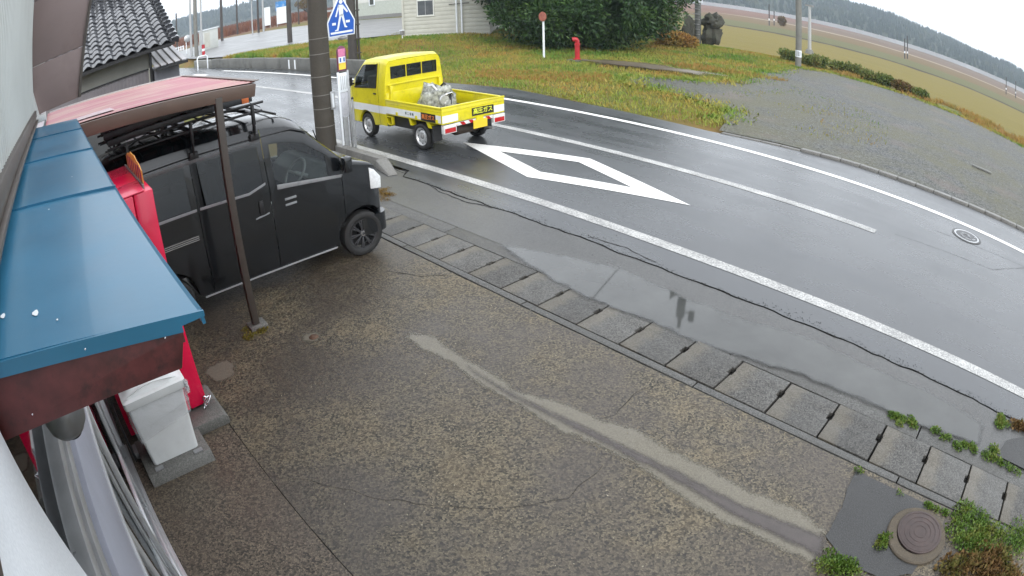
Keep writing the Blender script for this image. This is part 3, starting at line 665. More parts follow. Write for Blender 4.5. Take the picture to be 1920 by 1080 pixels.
b_.inputs['Alpha'].default_value = .3; bump(nt_, noisef(nt_, posn(nt_), 14, 4), b_, 1.0, .03)
rg = []
for z, e in ((.66,.006),(.6,.02),(.53,.03),(.45,.026),(.38,.016),(.34,.012)):
    r = []
    for k, (px, py, pz) in enumerate(rrect(-4.285-e,-3.98+e,-.025-e,.465+e,z, .04, 6)):
        w = .012*mnoise.noise((px*18, py*18, z*9)); dz = ((.16*py if py > 0 else .0)+.06*mnoise.noise((py*9, px*9, 2)) if z < .5 else 0)
        r.append((px+w, py+w, z+dz))
    rg.append(r)
loftrings(MB(), rg, False).build('liner', M_LINER, bn, smooth=70)
loftrings(MB(), [rrect(-4.31,-3.955,-.05,.5,.64), rrect(-4.315,-3.95,-.055,.505,.66), rrect(-4.315,-3.95,-.055,.505,.705), rrect(-4.29,-3.975,-.03,.48,.72)]).build('rim', M_WHITEPL, bn, smooth=45)
sl = MB(); ng = 14; vs = []
for i in range(ng+1):
    t = i/ng; x = -4.29+.315*t
    for j in range(ng+1):
        s_ = j/ng; y = -.03+.51*s_; vs.append((x, y, .72+.085*math.sin(math.pi*t)**.8*min(1, 6*s_, 6*(1-s_))))
sl.add(vs, [(i*(ng+1)+j, i*(ng+1)+j+1, (i+1)*(ng+1)+j+1, (i+1)*(ng+1)+j) for i in range(ng) for j in range(ng)])
ld = sl.build('lid', M_WHITEPL, bn, smooth=40, fixn=False)
fr_ = MB().tube([(-4.0+.02*math.sin(math.pi*i/12), .0+.45*i/12, .727+.05*math.sin(math.pi*i/12)) for i in range(13)], .007, 6); fr_.build('flap_edge', M_WHITEPL, bn, smooth=60)
kn = MB()
for k in range(3): kn.tube([(-3.97+.012*k, .5+.01*math.sin(a*2), .62+.04*math.cos(a)+.02*k) for a in [i*.7 for i in range(10)]], .012, 6)
kn.build('liner_knot', M_LINER, bn, smooth=60)
jb = thing('floor_box', 'small grey box with a cable on the floor between the bin and the door', 'box', (-4.3, -.1, 0))
MB().box(-4.42, -4.28, -.14, -.03, .004, .07).build('box', M_GREYPL, jb, bevel=.008)
MB().tube([(-4.28,-.06,.03),(-4.22,-.03,.012),(-4.2,-.09,.012),(-4.27,-.13,.012),(-4.4,-.16,.02),(-4.5,-.16,.3)], .006, 6).build('cable', M_DARKPL, jb, smooth=60)
MB().box(-4.44, -4.26, -.16, -.145, .004, .5).build('back_plate', M_DARKPL, jb)
soft_sheet('cement_stain', blob(-5.02, 1.02, .22, .17, 24, .3, 8), .0035, soften(M_REPAIR, .06, .04, 40, .08, 9), .03, .05)
soft_sheet('pale_spot', blob(-4.93, 1.98, .13, .12, 20, .3, 5), .004, soften(M_REPAIR, .07, .04, 40, .05, 9), .03, .04)
tag(MB().lathe([(.0,.02),(.03,.018),(.045,.008),(.05,.003)], (-4.91, 2.0, .003), 'z', 10).build('rusty_stub', mat('rust', (.09,.05,.03), .8, .4, 40), smooth=50), 'small rusty stub sticking out of the forecourt concrete', 'stub')

# ================================================================== VEHICLES
def paint(name, col, rough=.25, coat=1.0, metal=0, dirt=(.12,.11,.09), damt=.25):
    return mat(name, col, rough, .06, 3, coat=coat, metal=metal, dirt=dirt, dscale=5, damt=damt, obj=True)
M_BLACKCAR = paint('black_car_paint', (.006,.0075,.009), .2, .45, dirt=(.025,.025,.025), damt=.35)
M_YELLOW = paint('yellow_truck_paint', (.66,.58,.008), .32, .4, dirt=(.33,.27,.03), damt=.5)
M_TYRE = mat('tyre_rubber', (.018,.018,.018), .75, .3, 15, obj=True)
M_BLKRIM = mat('black_alloy', (.055,.056,.06), .3, .2, 15, metal=.4, coat=.3, obj=True)
M_STEELRIM = mat('painted_steel_rim', (.55,.56,.57), .35, .1, 20, metal=.5, obj=True)
M_LAMP = mat('clear_lamp', (.75,.77,.78), .1, .15, 30, obj=True); M_REDLAMP = mat('red_lamp', (.42,.01,.012), .15, .2, 20, obj=True)
M_SEAT = mat('grey_seat_cloth', (.2,.2,.18), .9, .2, 20, obj=True); M_DASH = mat('grey_dashboard', (.09,.1,.1), .6, .2, 10, obj=True)
M_MOLD = mat('grey_moulding', (.26,.27,.28), .3, .1, 10, obj=True); M_WHITESTRIPE = mat('white_stripe', (.72,.74,.76), .4, .05, 8, obj=True)

def lofted(stations, section, classify, left_right=(1, -1)):
    """body skin from cross-sections; classify(xmid, level, side) -> part name or None for an opening"""
    out = {}
    secs = [section(x) for x in stations]; n = len(secs[0])
    for side in left_right:
        for i in range(len(stations)-1):
            for l in range(n-1):
                k = classify((stations[i]+stations[i+1])/2, l, side, stations[i+1]-stations[i])
                if k is None: continue
                q = [(stations[a], side*secs[a][c][0], secs[a][c][1]) for a, c in ((i,l),(i+1,l),(i+1,l+1),(i,l+1))]
                if side > 0: q = q[::-1]
                out.setdefault(k, []).append(q)
    return out
def quads(name, qs, m, parent, off=0.0, smooth=35):
    bm = bmesh.new()
    for q in qs:
        try: bm.faces.new([bm.verts.new(p) for p in q])
        except ValueError: pass
    bmesh.ops.remove_doubles(bm, verts=bm.verts, dist=1e-4); bmesh.ops.dissolve_degenerate(bm, edges=bm.edges, dist=1e-5)
    bmesh.ops.recalc_face_normals(bm, faces=bm.faces)
    if off:
        bm.normal_update()
        for v in bm.verts: v.co = v.co + v.normal*off
    me = bpy.data.meshes.new(name); bm.to_mesh(me); bm.free(); me.materials.append(m)
    me.shade_smooth(); me.set_sharp_from_angle(angle=math.radians(smooth))
    o = bpy.data.objects.new(name, me); COL.objects.link(o); o.parent = parent; return o
def stat(lo, hi, step, extra):
    s = set(round(lo+i*step, 4) for i in range(int((hi-lo)/step)+1)) | set(extra) | {hi}
    s = sorted(s); o = [s[0]]
    for x in s[1:]:
        if x-o[-1] > .0055 or x in extra: o.append(x)
    return o
def lerp_tab(t, x):
    for (a, u), (b, v) in zip(t, t[1:]):
        if x <= b: return u+(v-u)*max(0, min(1, (x-a)/(b-a)))
    return t[-1][1]
def wheel(parent, x, y, r, w, side, rim, style):
    """tyre + rim, outer face towards side"""
    t = bpy.data.objects.new('wheel', None); COL.objects.link(t); t.parent = parent; t.location = (x, y, r); t.empty_display_size = .1
    if side < 0: t.rotation_euler = (0, 0, math.pi)
    h = w/2; rr = r*.68
    MB().lathe([(rr,-h*.8),(r*.86,-h),(r*.97,-h*.8),(r,-h*.4),(r,h*.4),(r*.97,h*.8),(r*.86,h),(rr+.012,h*.92),(rr,h*.75)], ax='y', n=36).build('tyre', M_TYRE, t, smooth=40)
    if style == 'alloy':
        MB().lathe([(rr,-h*.7),(rr*.96,-h*.6),(rr*.94,h*.5),(rr,h*.8),(rr*.9,h*.78),(rr*.88,h*.5)], ax='y', n=36).build('rim', rim, t, smooth=40)
        sp = MB()
        for k in range(9):
            a = 2*math.pi*k/9; da = .09
            for s_ in (-1, 1):
                p0 = (math.cos(a)*rr*.2, h*.62, math.sin(a)*rr*.2); p1 = (math.cos(a+s_*da)*rr*.93, h*.72, math.sin(a+s_*da)*rr*.93)
                sp.bar(p0, p1, .017, .02, up=(0,1,0))
        sp.build('spokes', rim, t, bevel=.003)
        MB().lathe([(0,h*.74),(rr*.2,h*.73),(rr*.24,h*.66),(rr*.25,h*.5)], ax='y', n=24).build('hub_cap', rim, t, smooth=40)
        MB().lathe([(rr*.1,h*.745),(rr*.13,h*.752),(rr*.16,h*.745)], ax='y', n=20).build('emblem', M_CHROME, t, smooth=40)
        MB().lathe([(0,-h*.2),(rr*.85,-h*.2)], ax='y', n=24).build('brake_disc', M_DARKPL, t)
    else:
        MB().lathe([(rr,-h*.7),(rr*.95,h*.3),(rr*1.0,h*.85),(rr*.93,h*.8),(rr*.86,h*.45),(rr*.7,h*.35),(rr*.55,h*.62),(rr*.42,h*.66),(rr*.3,h*.5)], ax='y', n=32).build('rim', rim, t, smooth=40)
        MB().lathe([(0,h*.8),(rr*.2,h*.78),(rr*.24,h*.6),(rr*.3,h*.5)], ax='y', n=20).build('hub_cap', M_GREYPL, t, smooth=40)
        for k in range(8):
            a = 2*math.pi*k/8; MB().lathe([(0,h*.505),(.016,h*.5)], (math.cos(a)*rr*.78, 0, math.sin(a)*rr*.78), 'y', 8).build('rim_hole', M_DARKPL, t)
    return t

# ---- black van, nose to the street
van = thing('black_van', 'small black box van with roof rack parked nose to the street beside the shop', 'van', (-6.865, .33, 0), math.pi/2, world=False)
VF, VR = 3.05, .60; WR = .27
def belt(x): return lerp_tab([(0,1.2),(.8,1.2),(2.06,1.165),(2.86,1.06),(3.4,.96)], x)
def vtop(x): return lerp_tab([(0,1.84),(.06,1.88),(.3,1.91),(1.9,1.91),(2.25,1.885),(2.42,1.83),(2.9,1.25),(2.98,1.215),(3.2,1.14),(3.29,1.08),(3.36,.94),(3.395,.76)], x)
def arch(x, c, r=.33):
    d = abs(x-c); return math.sqrt(max(0, r*r-d*d)) + .24 if d < r else 0
def vsec(x):
    zb = max(.2, arch(x, VF), arch(x, VR)); bt = belt(x); k = max(.04, min(1, (vtop(x)-bt)/(1.91-bt)))
    nar = lerp_tab([(0,.955),(.08,.99),(.2,1),(3.0,1),(3.2,.975),(3.3,.93),(3.36,.86),(3.395,.76)], x)
    bt = min(bt, vtop(x)-.01)
    L_ = [(0, zb), (.63, zb), (.705, zb+.025), (.735, max(zb+.05, .5)), (.7375, max(zb+.07, .8)), (.735, bt), (.735-.075*k, bt+(1.63-1.18)*k*.98), (.735-.085*k, bt+.535*k), (.735-.12*k, bt+.62*k), (.735-.24*k, bt+.695*k), (.735-.45*k, bt+.72*k), (0, bt+(1.91-1.18)*k)]
    return [(y*nar, z) for y, z in L_]
SPL = [1.10, 1.94, 2.83]
ex = [q+s_*.004 for q in SPL for s_ in (-1, 1)] + [.16, 1.02, 1.17, 1.88, 2.02, 2.66, 2.44, 2.88, 3.24, 3.36] + [VF+.33*math.cos(a) for a in [i*math.pi/12 for i in range(13)]] + [VR+.33*math.cos(a) for a in [i*math.pi/12 for i in range(13)]]
def vcls(x, l, side, w):
    if w < .0085 and any(abs(x-q) < .003 for q in SPL) and 2 <= l <= 7: return None
    if l == 5 and 2.02 < x < 2.66: return 'fw%d' % side
    if l == 5 and 1.17 < x < 1.88: return 'sw%d' % side
    if l == 5 and .16 < x < 1.02: return 'qw%d' % side
    if l in (8, 9, 10) and 2.44 < x < 2.88: return 'ws'
    if l == 0: return 'under'
    if 2 <= l <= 7:
        if 1.94 < x < 2.83: return 'fd%d' % side
        if 1.10 < x < 1.94: return 'sd%d' % side
    return 'body'
vst = stat(0, 3.395, .09, ex)
vp = lofted(vst, vsec, vcls)
vp['body'].append([(0, y, z) for y, z in vsec(0)] + [(0, -y, z) for y, z in vsec(0)[::-1] if y > 0])
vp['body'].append([(3.395, y, z) for y, z in vsec(3.395)] + [(3.395, -y, z) for y, z in vsec(3.395)[::-1] if y > 0])
quads('body', vp['body'], M_BLACKCAR, van); quads('underside', vp['under'], M_DARKPL, van)
quads('windscreen', vp['ws'], G_FRONT, van, -.004)
for sd_ in (1, -1):
    fd = quads('front_door', vp['fd%d' % sd_], M_BLACKCAR, van); quads('window', vp['fw%d' % sd_], G_FRONT, fd, -.004)
    sdo = quads('sliding_door', vp['sd%d' % sd_], M_BLACKCAR, van); quads('window', vp['sw%d' % sd_], G_TINT, sdo, -.004)
    quads('quarter_window', vp['qw%d' % sd_], G_TINT, van, -.004)
    y = sd_*.741
    for x0, x1, up_ in ((2.03,2.82,0),):
        MB().prism([(x0,belt(x0)-.055),(x1,belt(x1)-.035),(x1+.02,belt(x1)-.005),(x0,belt(x0)-.002)], 'y', y-.006*sd_, y+.006*sd_).build('belt_moulding', M_MOLD, fd, bevel=.003)
    MB().prism([(1.12,belt(1.12)-.03),(1.7,belt(1.7)-.03),(1.9,belt(1.9)+.035),(1.9,belt(1.9)+.06),(1.7,belt(1.7)-.002),(1.12,belt(1.12)-.002)], 'y', y-.006*sd_, y+.004*sd_).build('belt_moulding', M_MOLD, sdo, bevel=.002)
    MB().prism([(.1,belt(.1)-.035),(1.08,belt(1.08)-.03),(1.08,belt(1.08)-.002),(.1,belt(.1)-.002)], 'y', y-.006*sd_, y+.004*sd_).build('belt_moulding', M_MOLD, van, bevel=.002)
    h = MB().box(2.1, 2.24, y-.004*sd_, y+.012*sd_, .965, .99); h.box(2.1, 2.24, y-.004*sd_, y+.006*sd_, .9, .925); h.build('handle', M_MOLD, fd, bevel=.004)
    MB().lathe([(0,.008),(.012,.007),(.014,0)], (2.15, y, .912), 'y', 10).build('lock', M_CHROME, fd)
    h = MB().box(1.79, 1.84, y-.004*sd_, y+.014*sd_, .9, 1.05); h.build('handle', M_DARKPL, sdo, bevel=.006)
    MB().prism([(1.73,.86),(1.9,.88),(1.9,.9),(1.84,.885),(1.78,.885),(1.73,.875)], 'y', y-.004*sd_, y+.004*sd_).build('handle_cup', M_MOLD, sdo, bevel=.003)
    tr3 = MB()
    for z in (.865,.885,.905): tr3.box(.62, 1.05, y-.002*sd_, y+.004*sd_, z, z+.008)
    tr3.build('rail_trim', M_CHROME, van)
    MB().prism([(.12,1.645),(1.93,1.652),(1.93,1.69),(.12,1.683)], 'y', sd_*.655, sd_*.668).build('roof_reflection_strip', mat('sky_reflection_grey', (.13,.135,.14), .25, .1, 10, obj=True), van, bevel=.003)  # added strip: sky reflection along the roof edge, painted in grey
    MB().box(.98, 2.68, sd_*.712, sd_*.72, .215, .232).build('sill_trim', M_ALU, van)
    MB().prism([(3.2,.78),(3.345,.76),(3.35,.9),(3.27,1.0),(3.2,1.04)], 'y', sd_*.62, sd_*.722).build('headlight', M_LAMP, van, bevel=.012)
    MB().box(2.80, 2.90, sd_*.79, sd_*.9, 1.1, 1.28).build('mirror', M_BLACKCAR, van, bevel=.02)
    MB().box(2.83, 2.87, sd_*.70, sd_*.8, 1.12, 1.15).build('mirror_arm', M_DARKPL, van)
    MB().tube([(.2,sd_*.653,1.71),(1.2,sd_*.653,1.715),(2.3,sd_*.652,1.70),(2.5,sd_*.66,1.62)], .008, 6).build('rain_gutter', M_DARKPL, van, smooth=60)
    wheel(van, VF, sd_*.645, WR, .165, sd_, M_BLKRIM, 'alloy'); wheel(van, VR, sd_*.645, WR, .165, sd_, M_BLKRIM, 'alloy')
    MB().box(1.7, 2.2, sd_*.14, sd_*.6, .62, .78).build('seat', M_SEAT, van, bevel=.03)
    MB().prism([(1.66,.7),(1.8,.7),(1.66,1.34),(1.56,1.34)], 'y', sd_*.14, sd_*.6).build('seat', mat('dark_seat_cloth', (.04,.043,.045), .9, .2, 20), van, bevel=.03)
    MB().box(1.54, 1.66, sd_*.24, sd_*.5, 1.36, 1.58).build('headrest', mat('dark_seat_cloth', (.04,.043,.045)), van, bevel=.03)
MB().prism([(2.5,.85),(2.95,.85),(2.9,1.14),(2.72,1.16),(2.56,1.05)], 'y', -.66, .66).build('dashboard', M_DASH, van, bevel=.02)
sw = MB(); c0 = Vector((2.42, -.37, 1.12))
ax_u, ax_v = Vector((0,1,0)), Vector((.62,0,.78)).normalized()
sw.tube([c0+ax_u*.18*math.cos(a)+ax_v*.18*math.sin(a) for a in [i*math.pi/14 for i in range(29)]], .014, 8, False)
sw.bar(c0-ax_u*.17, c0+ax_u*.17, .03, .02); sw.tube([c0, c0+Vector((.3,0,-.16))], .03, 8)
sw.build('steering_wheel', mat('light_grey_wheel', (.2,.21,.21), .5, .1, 20), van, smooth=50)
MB().box(1.0, 3.1, -.66, .66, .42, .46).build('cabin_floor', M_DARKPL, van); MB().box(.1, 1.3, -.6, .6, .46, 1.1).build('load', M_DARKPL, van, bevel=.03)
MB().tube([(1.93,sd_*.0,1.8),(1.93,0,1.81)], .01, 6).build('cabin_light', M_LAMP, van)
MB().box(2.0, 2.1, -.4, -.15, .78, .86).build('papers', M_WHITEPL, van)
MB().box(3.36, 3.41, -.5, .5, .52, .78).build('grille', M_DARKPL, van, bevel=.01)
loftrings(MB(), [[(p[0], p[1], z) for p in rrect(3.0, 3.42, -.72, .72, 0, .12, 5)] for z in (.24, .46)]).build('bumper', M_BLACKCAR, van, smooth=40)
MB().box(3.415, 3.425, -.165, .165, .36, .525).build('number_plate', mat('plate_black_on_yellow', (.7,.55,.05), .4, .05), van)
MB().tube([(2.9,-.1,1.262),(2.62,-.55,1.60)], .007, 6).build('wiper', M_DARKPL, van); MB().tube([(2.9,.5,1.262),(2.66,.1,1.565)], .007, 6).build('wiper', M_DARKPL, van)
MB().tube([(2.35,.35,1.86),(2.05,.45,2.06)], [.006,.003], 6).build('aerial', M_DARKPL, van)
MB().box(2.2, 2.215, -.5, .5, 1.868, 1.89).build('roof_rib', M_DARKPL, van)
# roof rack
rk = MB(); RKX = (.42, 1.16, 1.87)
rack = bpy.data.objects.new('roof_rack', None); COL.objects.link(rack); rack.parent = van
for x in RKX:
    MB().bar((x,-.7,1.98),(x,.7,1.98), .045, .035).build('cross_bar', M_DARKPL, rack, bevel=.004)
    for s_ in (-1, 1):
        q = MB().bar((x,s_*.655,1.72),(x,s_*.70,1.86), .06, .02); q.bar((x,s_*.70,1.86),(x,s_*.69,2.09), .05, .03); q.box(x-.05, x+.05, s_*.63, s_*.69, 1.69, 1.76)
        q.build('rack_foot', M_DARKPL, rack, bevel=.004)
for s_ in (-1, 1):
    for z, x1 in ((2.08, 2.0), (1.99, 1.98)): MB().tube([(.2,s_*.69,z),(x1,s_*.69,z)], .014, 8).build('side_rail', M_DARKPL, rack, smooth=60)
for x in (.3,.62,.82,1.0,1.4,1.62): MB().tube([(x,-.69,2.0),(x,.69,2.0)], .01, 6).build('slat', M_DARKPL, rack)
for x0, x1 in ((1.2,1.85),(.45,1.1)):
    for s_ in (-1, 1): MB().tube([(x0,s_*.5,2.005),(x1,-s_*.5,2.005)], .008, 6).build('brace', M_DARKPL, rack)
for y in (-.35,.35): MB().bar((.2,y,2.02),(1.95,y,2.02), .03, .02).build('long_bar', M_DARKPL, rack)
# two ladders on the rack
M_LADDER = mat('dark_ladder_alloy', (.04,.042,.045), .4, .2, 12, metal=.4)
def ladder(name, label, y0, y1, z, x0=.22, x1=1.9, m=M_LADDER, tilt=0):
    t = thing(name, label, 'ladder', (0,0,0), None, world=False); t.location = (-6.865, .33, 0); t.rotation_euler = (0, 0, math.pi/2)
    for y in (y0, y1): MB().bar((x0,y,z),(x1,y,z+tilt), .03, .065).build('stile', m, t, bevel=.004)
    k = 0; x = x0+.12
    while x < x1-.08: MB().bar((x,y0,z),(x,y1,z), .03, .025).build('rung', m, t); x += .28
    return t
l1 = ladder('ladder', 'dark ladder with orange tape on its end, near side of the van roof rack', -.62, -.24, 2.135)
MB().box(1.78, 1.86, -.64, -.22, 2.1, 2.19).build('orange_tape', mat('orange_tape', (.75,.2,.06), .5, .15, 30), l1, bevel=.004)
l2 = ladder('ladder', 'dark ladder on the far side of the van roof rack behind the taped one', .05, .5, 2.13, .3, 1.8)
l3 = ladder('ladder', 'upper ladder stacked on top of the taped ladder on the van roof', -.6, -.26, 2.215, .18, 1.84, tilt=.0)

# ---- yellow pickup driving off to the left
trk = thing('yellow_truck', 'small yellow flatbed truck with white stripe driving away on the near lane', 'truck', (-8.85, 7.35, 0), math.pi, world=False)
TF, TR, TW = 2.6, .68, .255
def ttop(x): return lerp_tab([(1.82,1.66),(1.86,1.70),(2.0,1.725),(2.5,1.72),(2.72,1.66),(3.2,1.08),(3.27,1.0),(3.34,.75),(3.38,.5),(3.4,.42)], x)
def tsec(x):
    zb = max(.28 if x > 2.2 else .3, arch(x, TF, .315)); bt = min(lerp_tab([(1.8,1.1),(3.4,1.03)], x), ttop(x)-.008); k = max(.03, min(1, (ttop(x)-bt)/.62))
    nar = lerp_tab([(1.82,.985),(1.88,1),(3.1,1),(3.25,.97),(3.36,.9),(3.4,.84)], x)
    zb = min(zb, bt-.12)
    L_ = [(0, zb), (.66, zb), (.71, zb+.02), (.73, max(zb+.04, min(.57, bt-.06))), (.731, max(zb+.05, min(.73, bt-.04))), (.73, bt), (.73-.07*k, bt+.5*k), (.73-.085*k, bt+.54*k), (.73-.14*k, bt+.6*k), (.73-.35*k, bt+.618*k), (0, bt+.62*k)]
    return [(y*nar, z) for y, z in L_]
def tcls(x, l, side, w):
    if w < .0085 and (abs(x-2.06) < .004 or abs(x-3.1) < .004) and 2 <= l <= 6: return None
    if l == 5 and 2.13 < x < 3.0: return 'dw%d' % side
    if l in (7, 8, 9) and 2.75 < x < 3.17: return 'ws'
    if l == 0: return 'under'
    if l == 3: return 'stripe'
    if 1 < l < 7 and 2.06 < x < 3.1: return 'door%d' % side
    return 'cab'
tst = stat(1.82, 3.4, .08, [2.056,2.064,3.096,3.104,2.13,3.0,2.75,3.17]+[TF+.315*math.cos(a) for a in [i*math.pi/12 for i in range(13)]])
tp = lofted(tst, tsec, tcls)
s0 = tsec(3.4); tp['cab'].append([(3.4, y, z) for y, z in s0] + [(3.4, -y, z) for y, z in s0[::-1] if y > 0])
# back of the cab, with its three-pane window
sb = tsec(1.82); zW0, zW1 = 1.28, 1.52
rear = [(y, z) for y, z in sb]
def hw(z):
    for (ya, za), (yb, zb_) in zip(sb[1:], sb[2:]):
        if za <= z <= zb_ and zb_ > za: return ya+(yb-ya)*(z-za)/(zb_-za)
    return 0.0
zl = [sb[1][1]+.001,.4,.5,.6,.75,.95,1.1,zW0,1.36,1.44,zW1,1.56,1.6,1.63,1.65,1.66]
zl = [z for z in zl if hw(z) > 0]
for za, zb_ in zip(zl, zl[1:]):
    for s_ in (-1, 1):
        i0 = .56 if zW0-.001 < za < zW1-.001 else 0
        tp['cab'].append([(1.82, s_*i0, za), (1.82, s_*hw(za), za), (1.82, s_*hw(zb_), zb_), (1.82, s_*i0, zb_)])
for y in (-.19, .19): tp['cab'].append([(1.82, y-.02, zW0), (1.82, y+.02, zW0), (1.82, y+.02, zW1), (1.82, y-.02, zW1)])
quads('cab', tp['cab'], M_YELLOW, trk); quads('underside', tp['under'], M_DARKPL, trk); [quads('stripe', [q for q in tp['stripe'] if q[0][1]*sg_ > 0], M_WHITESTRIPE, trk) for sg_ in (1, -1)]
quads('windscreen', tp['ws'], G_FRONT, trk, -.004)
for ya, yb in ((-.56,-.21),(-.17,.17),(.21,.56)): MB().box(1.822, 1.826, ya, yb, zW0, zW1).build('rear_window', G_FRONT, trk)
fr2 = MB()
for ya, yb in ((-.56,-.21),(-.17,.17),(.21,.56)):
    for z in (zW0, zW1): fr2.bar((1.817,ya,z),(1.817,yb,z), .012, .012)
    for y in (ya, yb): fr2.bar((1.817,y,zW0),(1.817,y,zW1), .012, .012)
fr2.build('window_seal', M_DARKPL, trk)
MB().box(1.80, 1.818, -.66, .66, 1.14, 1.17).build('cab_rib', M_YELLOW, trk, bevel=.004)
for s_ in (-1, 1):
    dd = quads('door', tp['door%d' % s_], M_YELLOW, trk); quads('window', tp['dw%d' % s_], G_FRONT, dd, -.004)
    MB().box(2.14, 2.24, s_*.728, s_*.742, .955, .985).build('handle', M_DARKPL, dd, bevel=.004)
    fr3 = MB().bar((2.13,s_*.735,1.1),(2.13,s_*.668,1.6), .02, .012); fr3.bar((2.13,s_*.737,1.1),(3.0,s_*.737,1.075), .012, .022); fr3.build('window_seal', M_DARKPL, dd)
    MB().box(3.0, 3.1, s_*.77, s_*.88, 1.1, 1.3).build('mirror', M_DARKPL, trk, bevel=.02); MB().box(3.03, 3.07, s_*.70, s_*.78, 1.12, 1.15).build('mirror_arm', M_DARKPL, trk)
    for xw in (TF, TR): wheel(trk, xw, s_*.635, TW, .15, s_, M_STEELRIM, 'steel')
    MB().prism([(.32,.46),(.42,.46),(.5,.58),(.4,.58)], 'y', s_*.55, s_*.71).build('mudguard_stay', M_YELLOW, trk); MB().prism([(.95,.44),(1.0,.44),(1.05,.58),(.98,.58)], 'y', s_*.6, s_*.71).build('mudguard_stay', M_YELLOW, trk)
    MB().box(.3, .34, s_*.5, s_*.7, .2, .5).build('mud_flap', M_DARKPL, trk)
    st = MB().box(1.62, 1.8, s_*.66, s_*.72, .36, .375); st.box(1.62, 1.64, s_*.66, s_*.72, .36, .54); st.box(1.6, 1.8, s_*.66, s_*.72, .52, .54); st.build('step_frame', M_YELLOW, trk, bevel=.003)
    MB().box(2.3, 2.7, s_*.15, s_*.6, .72, 1.3).build('seat', M_SEAT, trk, bevel=.04)
MB().box(2.95, 3.2, -.66, .66, .8, 1.06).build('dashboard', M_DASH, trk, bevel=.03)
# flatbed
MB().box(0.03, 1.8, -.70, .70, .575, .6).build('bed_floor', mat('bed_mat', (.035,.04,.025), .7, .4, 8, obj=True), trk)
for s_ in (-1, 1):
    gt = MB().box(.0, 1.8, s_*.70, s_*.73, .575, .85); gt.box(-.005, 1.805, s_*.69, s_*.74, .85, .885); gt.box(0, 1.8, s_*.728, s_*.736, .80, .815)
    o = gt.build('side_gate', M_YELLOW, trk, bevel=.005)
    MB().box(.005, 1.8, s_*.7305, s_*.7335, .60, .735).build('stripe', M_WHITESTRIPE, o)
    for x in (.12,.75,1.4): MB().box(x-.03, x+.03, s_*.735, s_*.748, .585, .66).build('latch', M_YELLOW, o, bevel=.004)
gt = MB().box(-.03, .0, -.735, .735, .575, .86); gt.box(-.035, .005, -.745, .745, .86, .895); gt.box(-.036, -.03, -.73, .73, .80, .815); tg = gt.build('tail_gate', M_YELLOW, trk, bevel=.005)
for ya, yb in ((.38,.73),(-.73,-.47)): MB().box(-.034, -.0305, ya, yb, .60, .735).build('stripe', M_WHITESTRIPE, tg)
MB().box(-.034, -.0305, -.04, .37, .60, .735).build('stripe_gap', M_YELLOW, tg)
MB().box(1.8, 1.815, -.7, .7, .575, 1.0).build('front_board', M_YELLOW, trk, bevel=.004)
for y in (-.6,.6): MB().box(1.74, 1.8, y-.03, y+.03, .6, 1.14).build('guard_post', M_YELLOW, trk, bevel=.005)
ch = MB().box(.1, 3.0, -.38, -.3, .36, .56); ch.box(.1, 3.0, .3, .38, .36, .56); ch.box(1.0, 1.6, -.62, -.3, .3, .54); ch.box(.95, 1.7, .3, .6, .32, .54); ch.tube([(.68,-.6,.255),(.68,.6,.255)], .05, 10); ch.box(2.2, 3.2, -.6, .6, .3, .5)
ch.build('chassis', M_DARKPL, trk)
MB().lathe([(0,-.3),(.1,-.29),(.13,-.24),(.13,.24),(.1,.29),(0,.3)], (.32, -.05, .36), 'y', 20).build('spare_tank', mat('rusty_dark', (.05,.035,.025), .6, .3, 14, obj=True), trk, smooth=50)
MB().tube([(1.2,-.45,.34),(.5,-.45,.3),(-.02,-.45,.3)], .025, 8).build('exhaust', M_GREYPL, trk, smooth=50)
rb = MB().box(-.03, .01, -.7, .7, .5, .56); rb.build('rear_bumper', M_WHITEPL, trk, bevel=.005)
for i in range(7):
    y = -.6+.2*i; MB().prism([(y,.5),(y+.09,.5),(y+.14,.56),(y+.05,.56)], 'x', -.034, -.031).build('hazard_stripe', M_REDLAMP, trk)
for s_ in (-1, 1):
    MB().box(-.06, .02, s_*.44, s_*.72, .40, .56).build('tail_lamp_housing', M_WHITEPL, trk, bevel=.006)
    MB().box(-.066, -.058, s_*.46, s_*.70, .415, .50).build('tail_lamp', M_REDLAMP, trk, bevel=.003); MB().box(-.066, -.058, s_*.46, s_*.62, .505, .55).build('reverse_lamp', M_LAMP, trk, bevel=.003)
npl = MB().box(-.058, -.05, -.28, .05, .38, .54).build('number_plate', mat('yellow_plate', (.72,.52,.03), .4, .06, obj=True), trk)
MB().box(-.05, -.02, -.2, -.03, .44, .6).build('plate_bracket', M_YELLOW, trk)
# lettering boards
M_BOARD = mat('black_board', (.012,.012,.01), .4, .1, obj=True); M_ORANGE = mat('orange_letters', (.85,.25,.05), .5, .1, obj=True); M_LIME = mat('yellow_letters', (.8,.85,.05), .5, .1, obj=True); M_INK = mat('dark_green_ink', (.03,.07,.06), .5, .1, obj=True)
for s_ in (1, -1):
    bd = MB().box(.16, .60, s_*.7335, s_*.739, .59, .745).build('sign_board', M_BOARD, trk)
    xr = (-1, 0, 0) if s_ > 0 else (1, 0, 0)
    text_mesh('sign_text', '高圧ガス', .1, M_ORANGE, bd, frame((.38, s_*.7395, .667), xr, (0,0,1)))
    text_mesh('side_lettering', '第 二 運 輸', .06, M_INK, trk, frame((.98, s_*.7338, .668), xr, (0,0,1)))
bd = MB().box(-.041, -.035, -.46, .06, .62, .77).build('sign_board', M_BOARD, tg)
text_mesh('sign_text', '高圧ガス', .118, M_LIME, bd, frame((-.0415, -.2, .695), (0,-1,0), (0,0,1)))
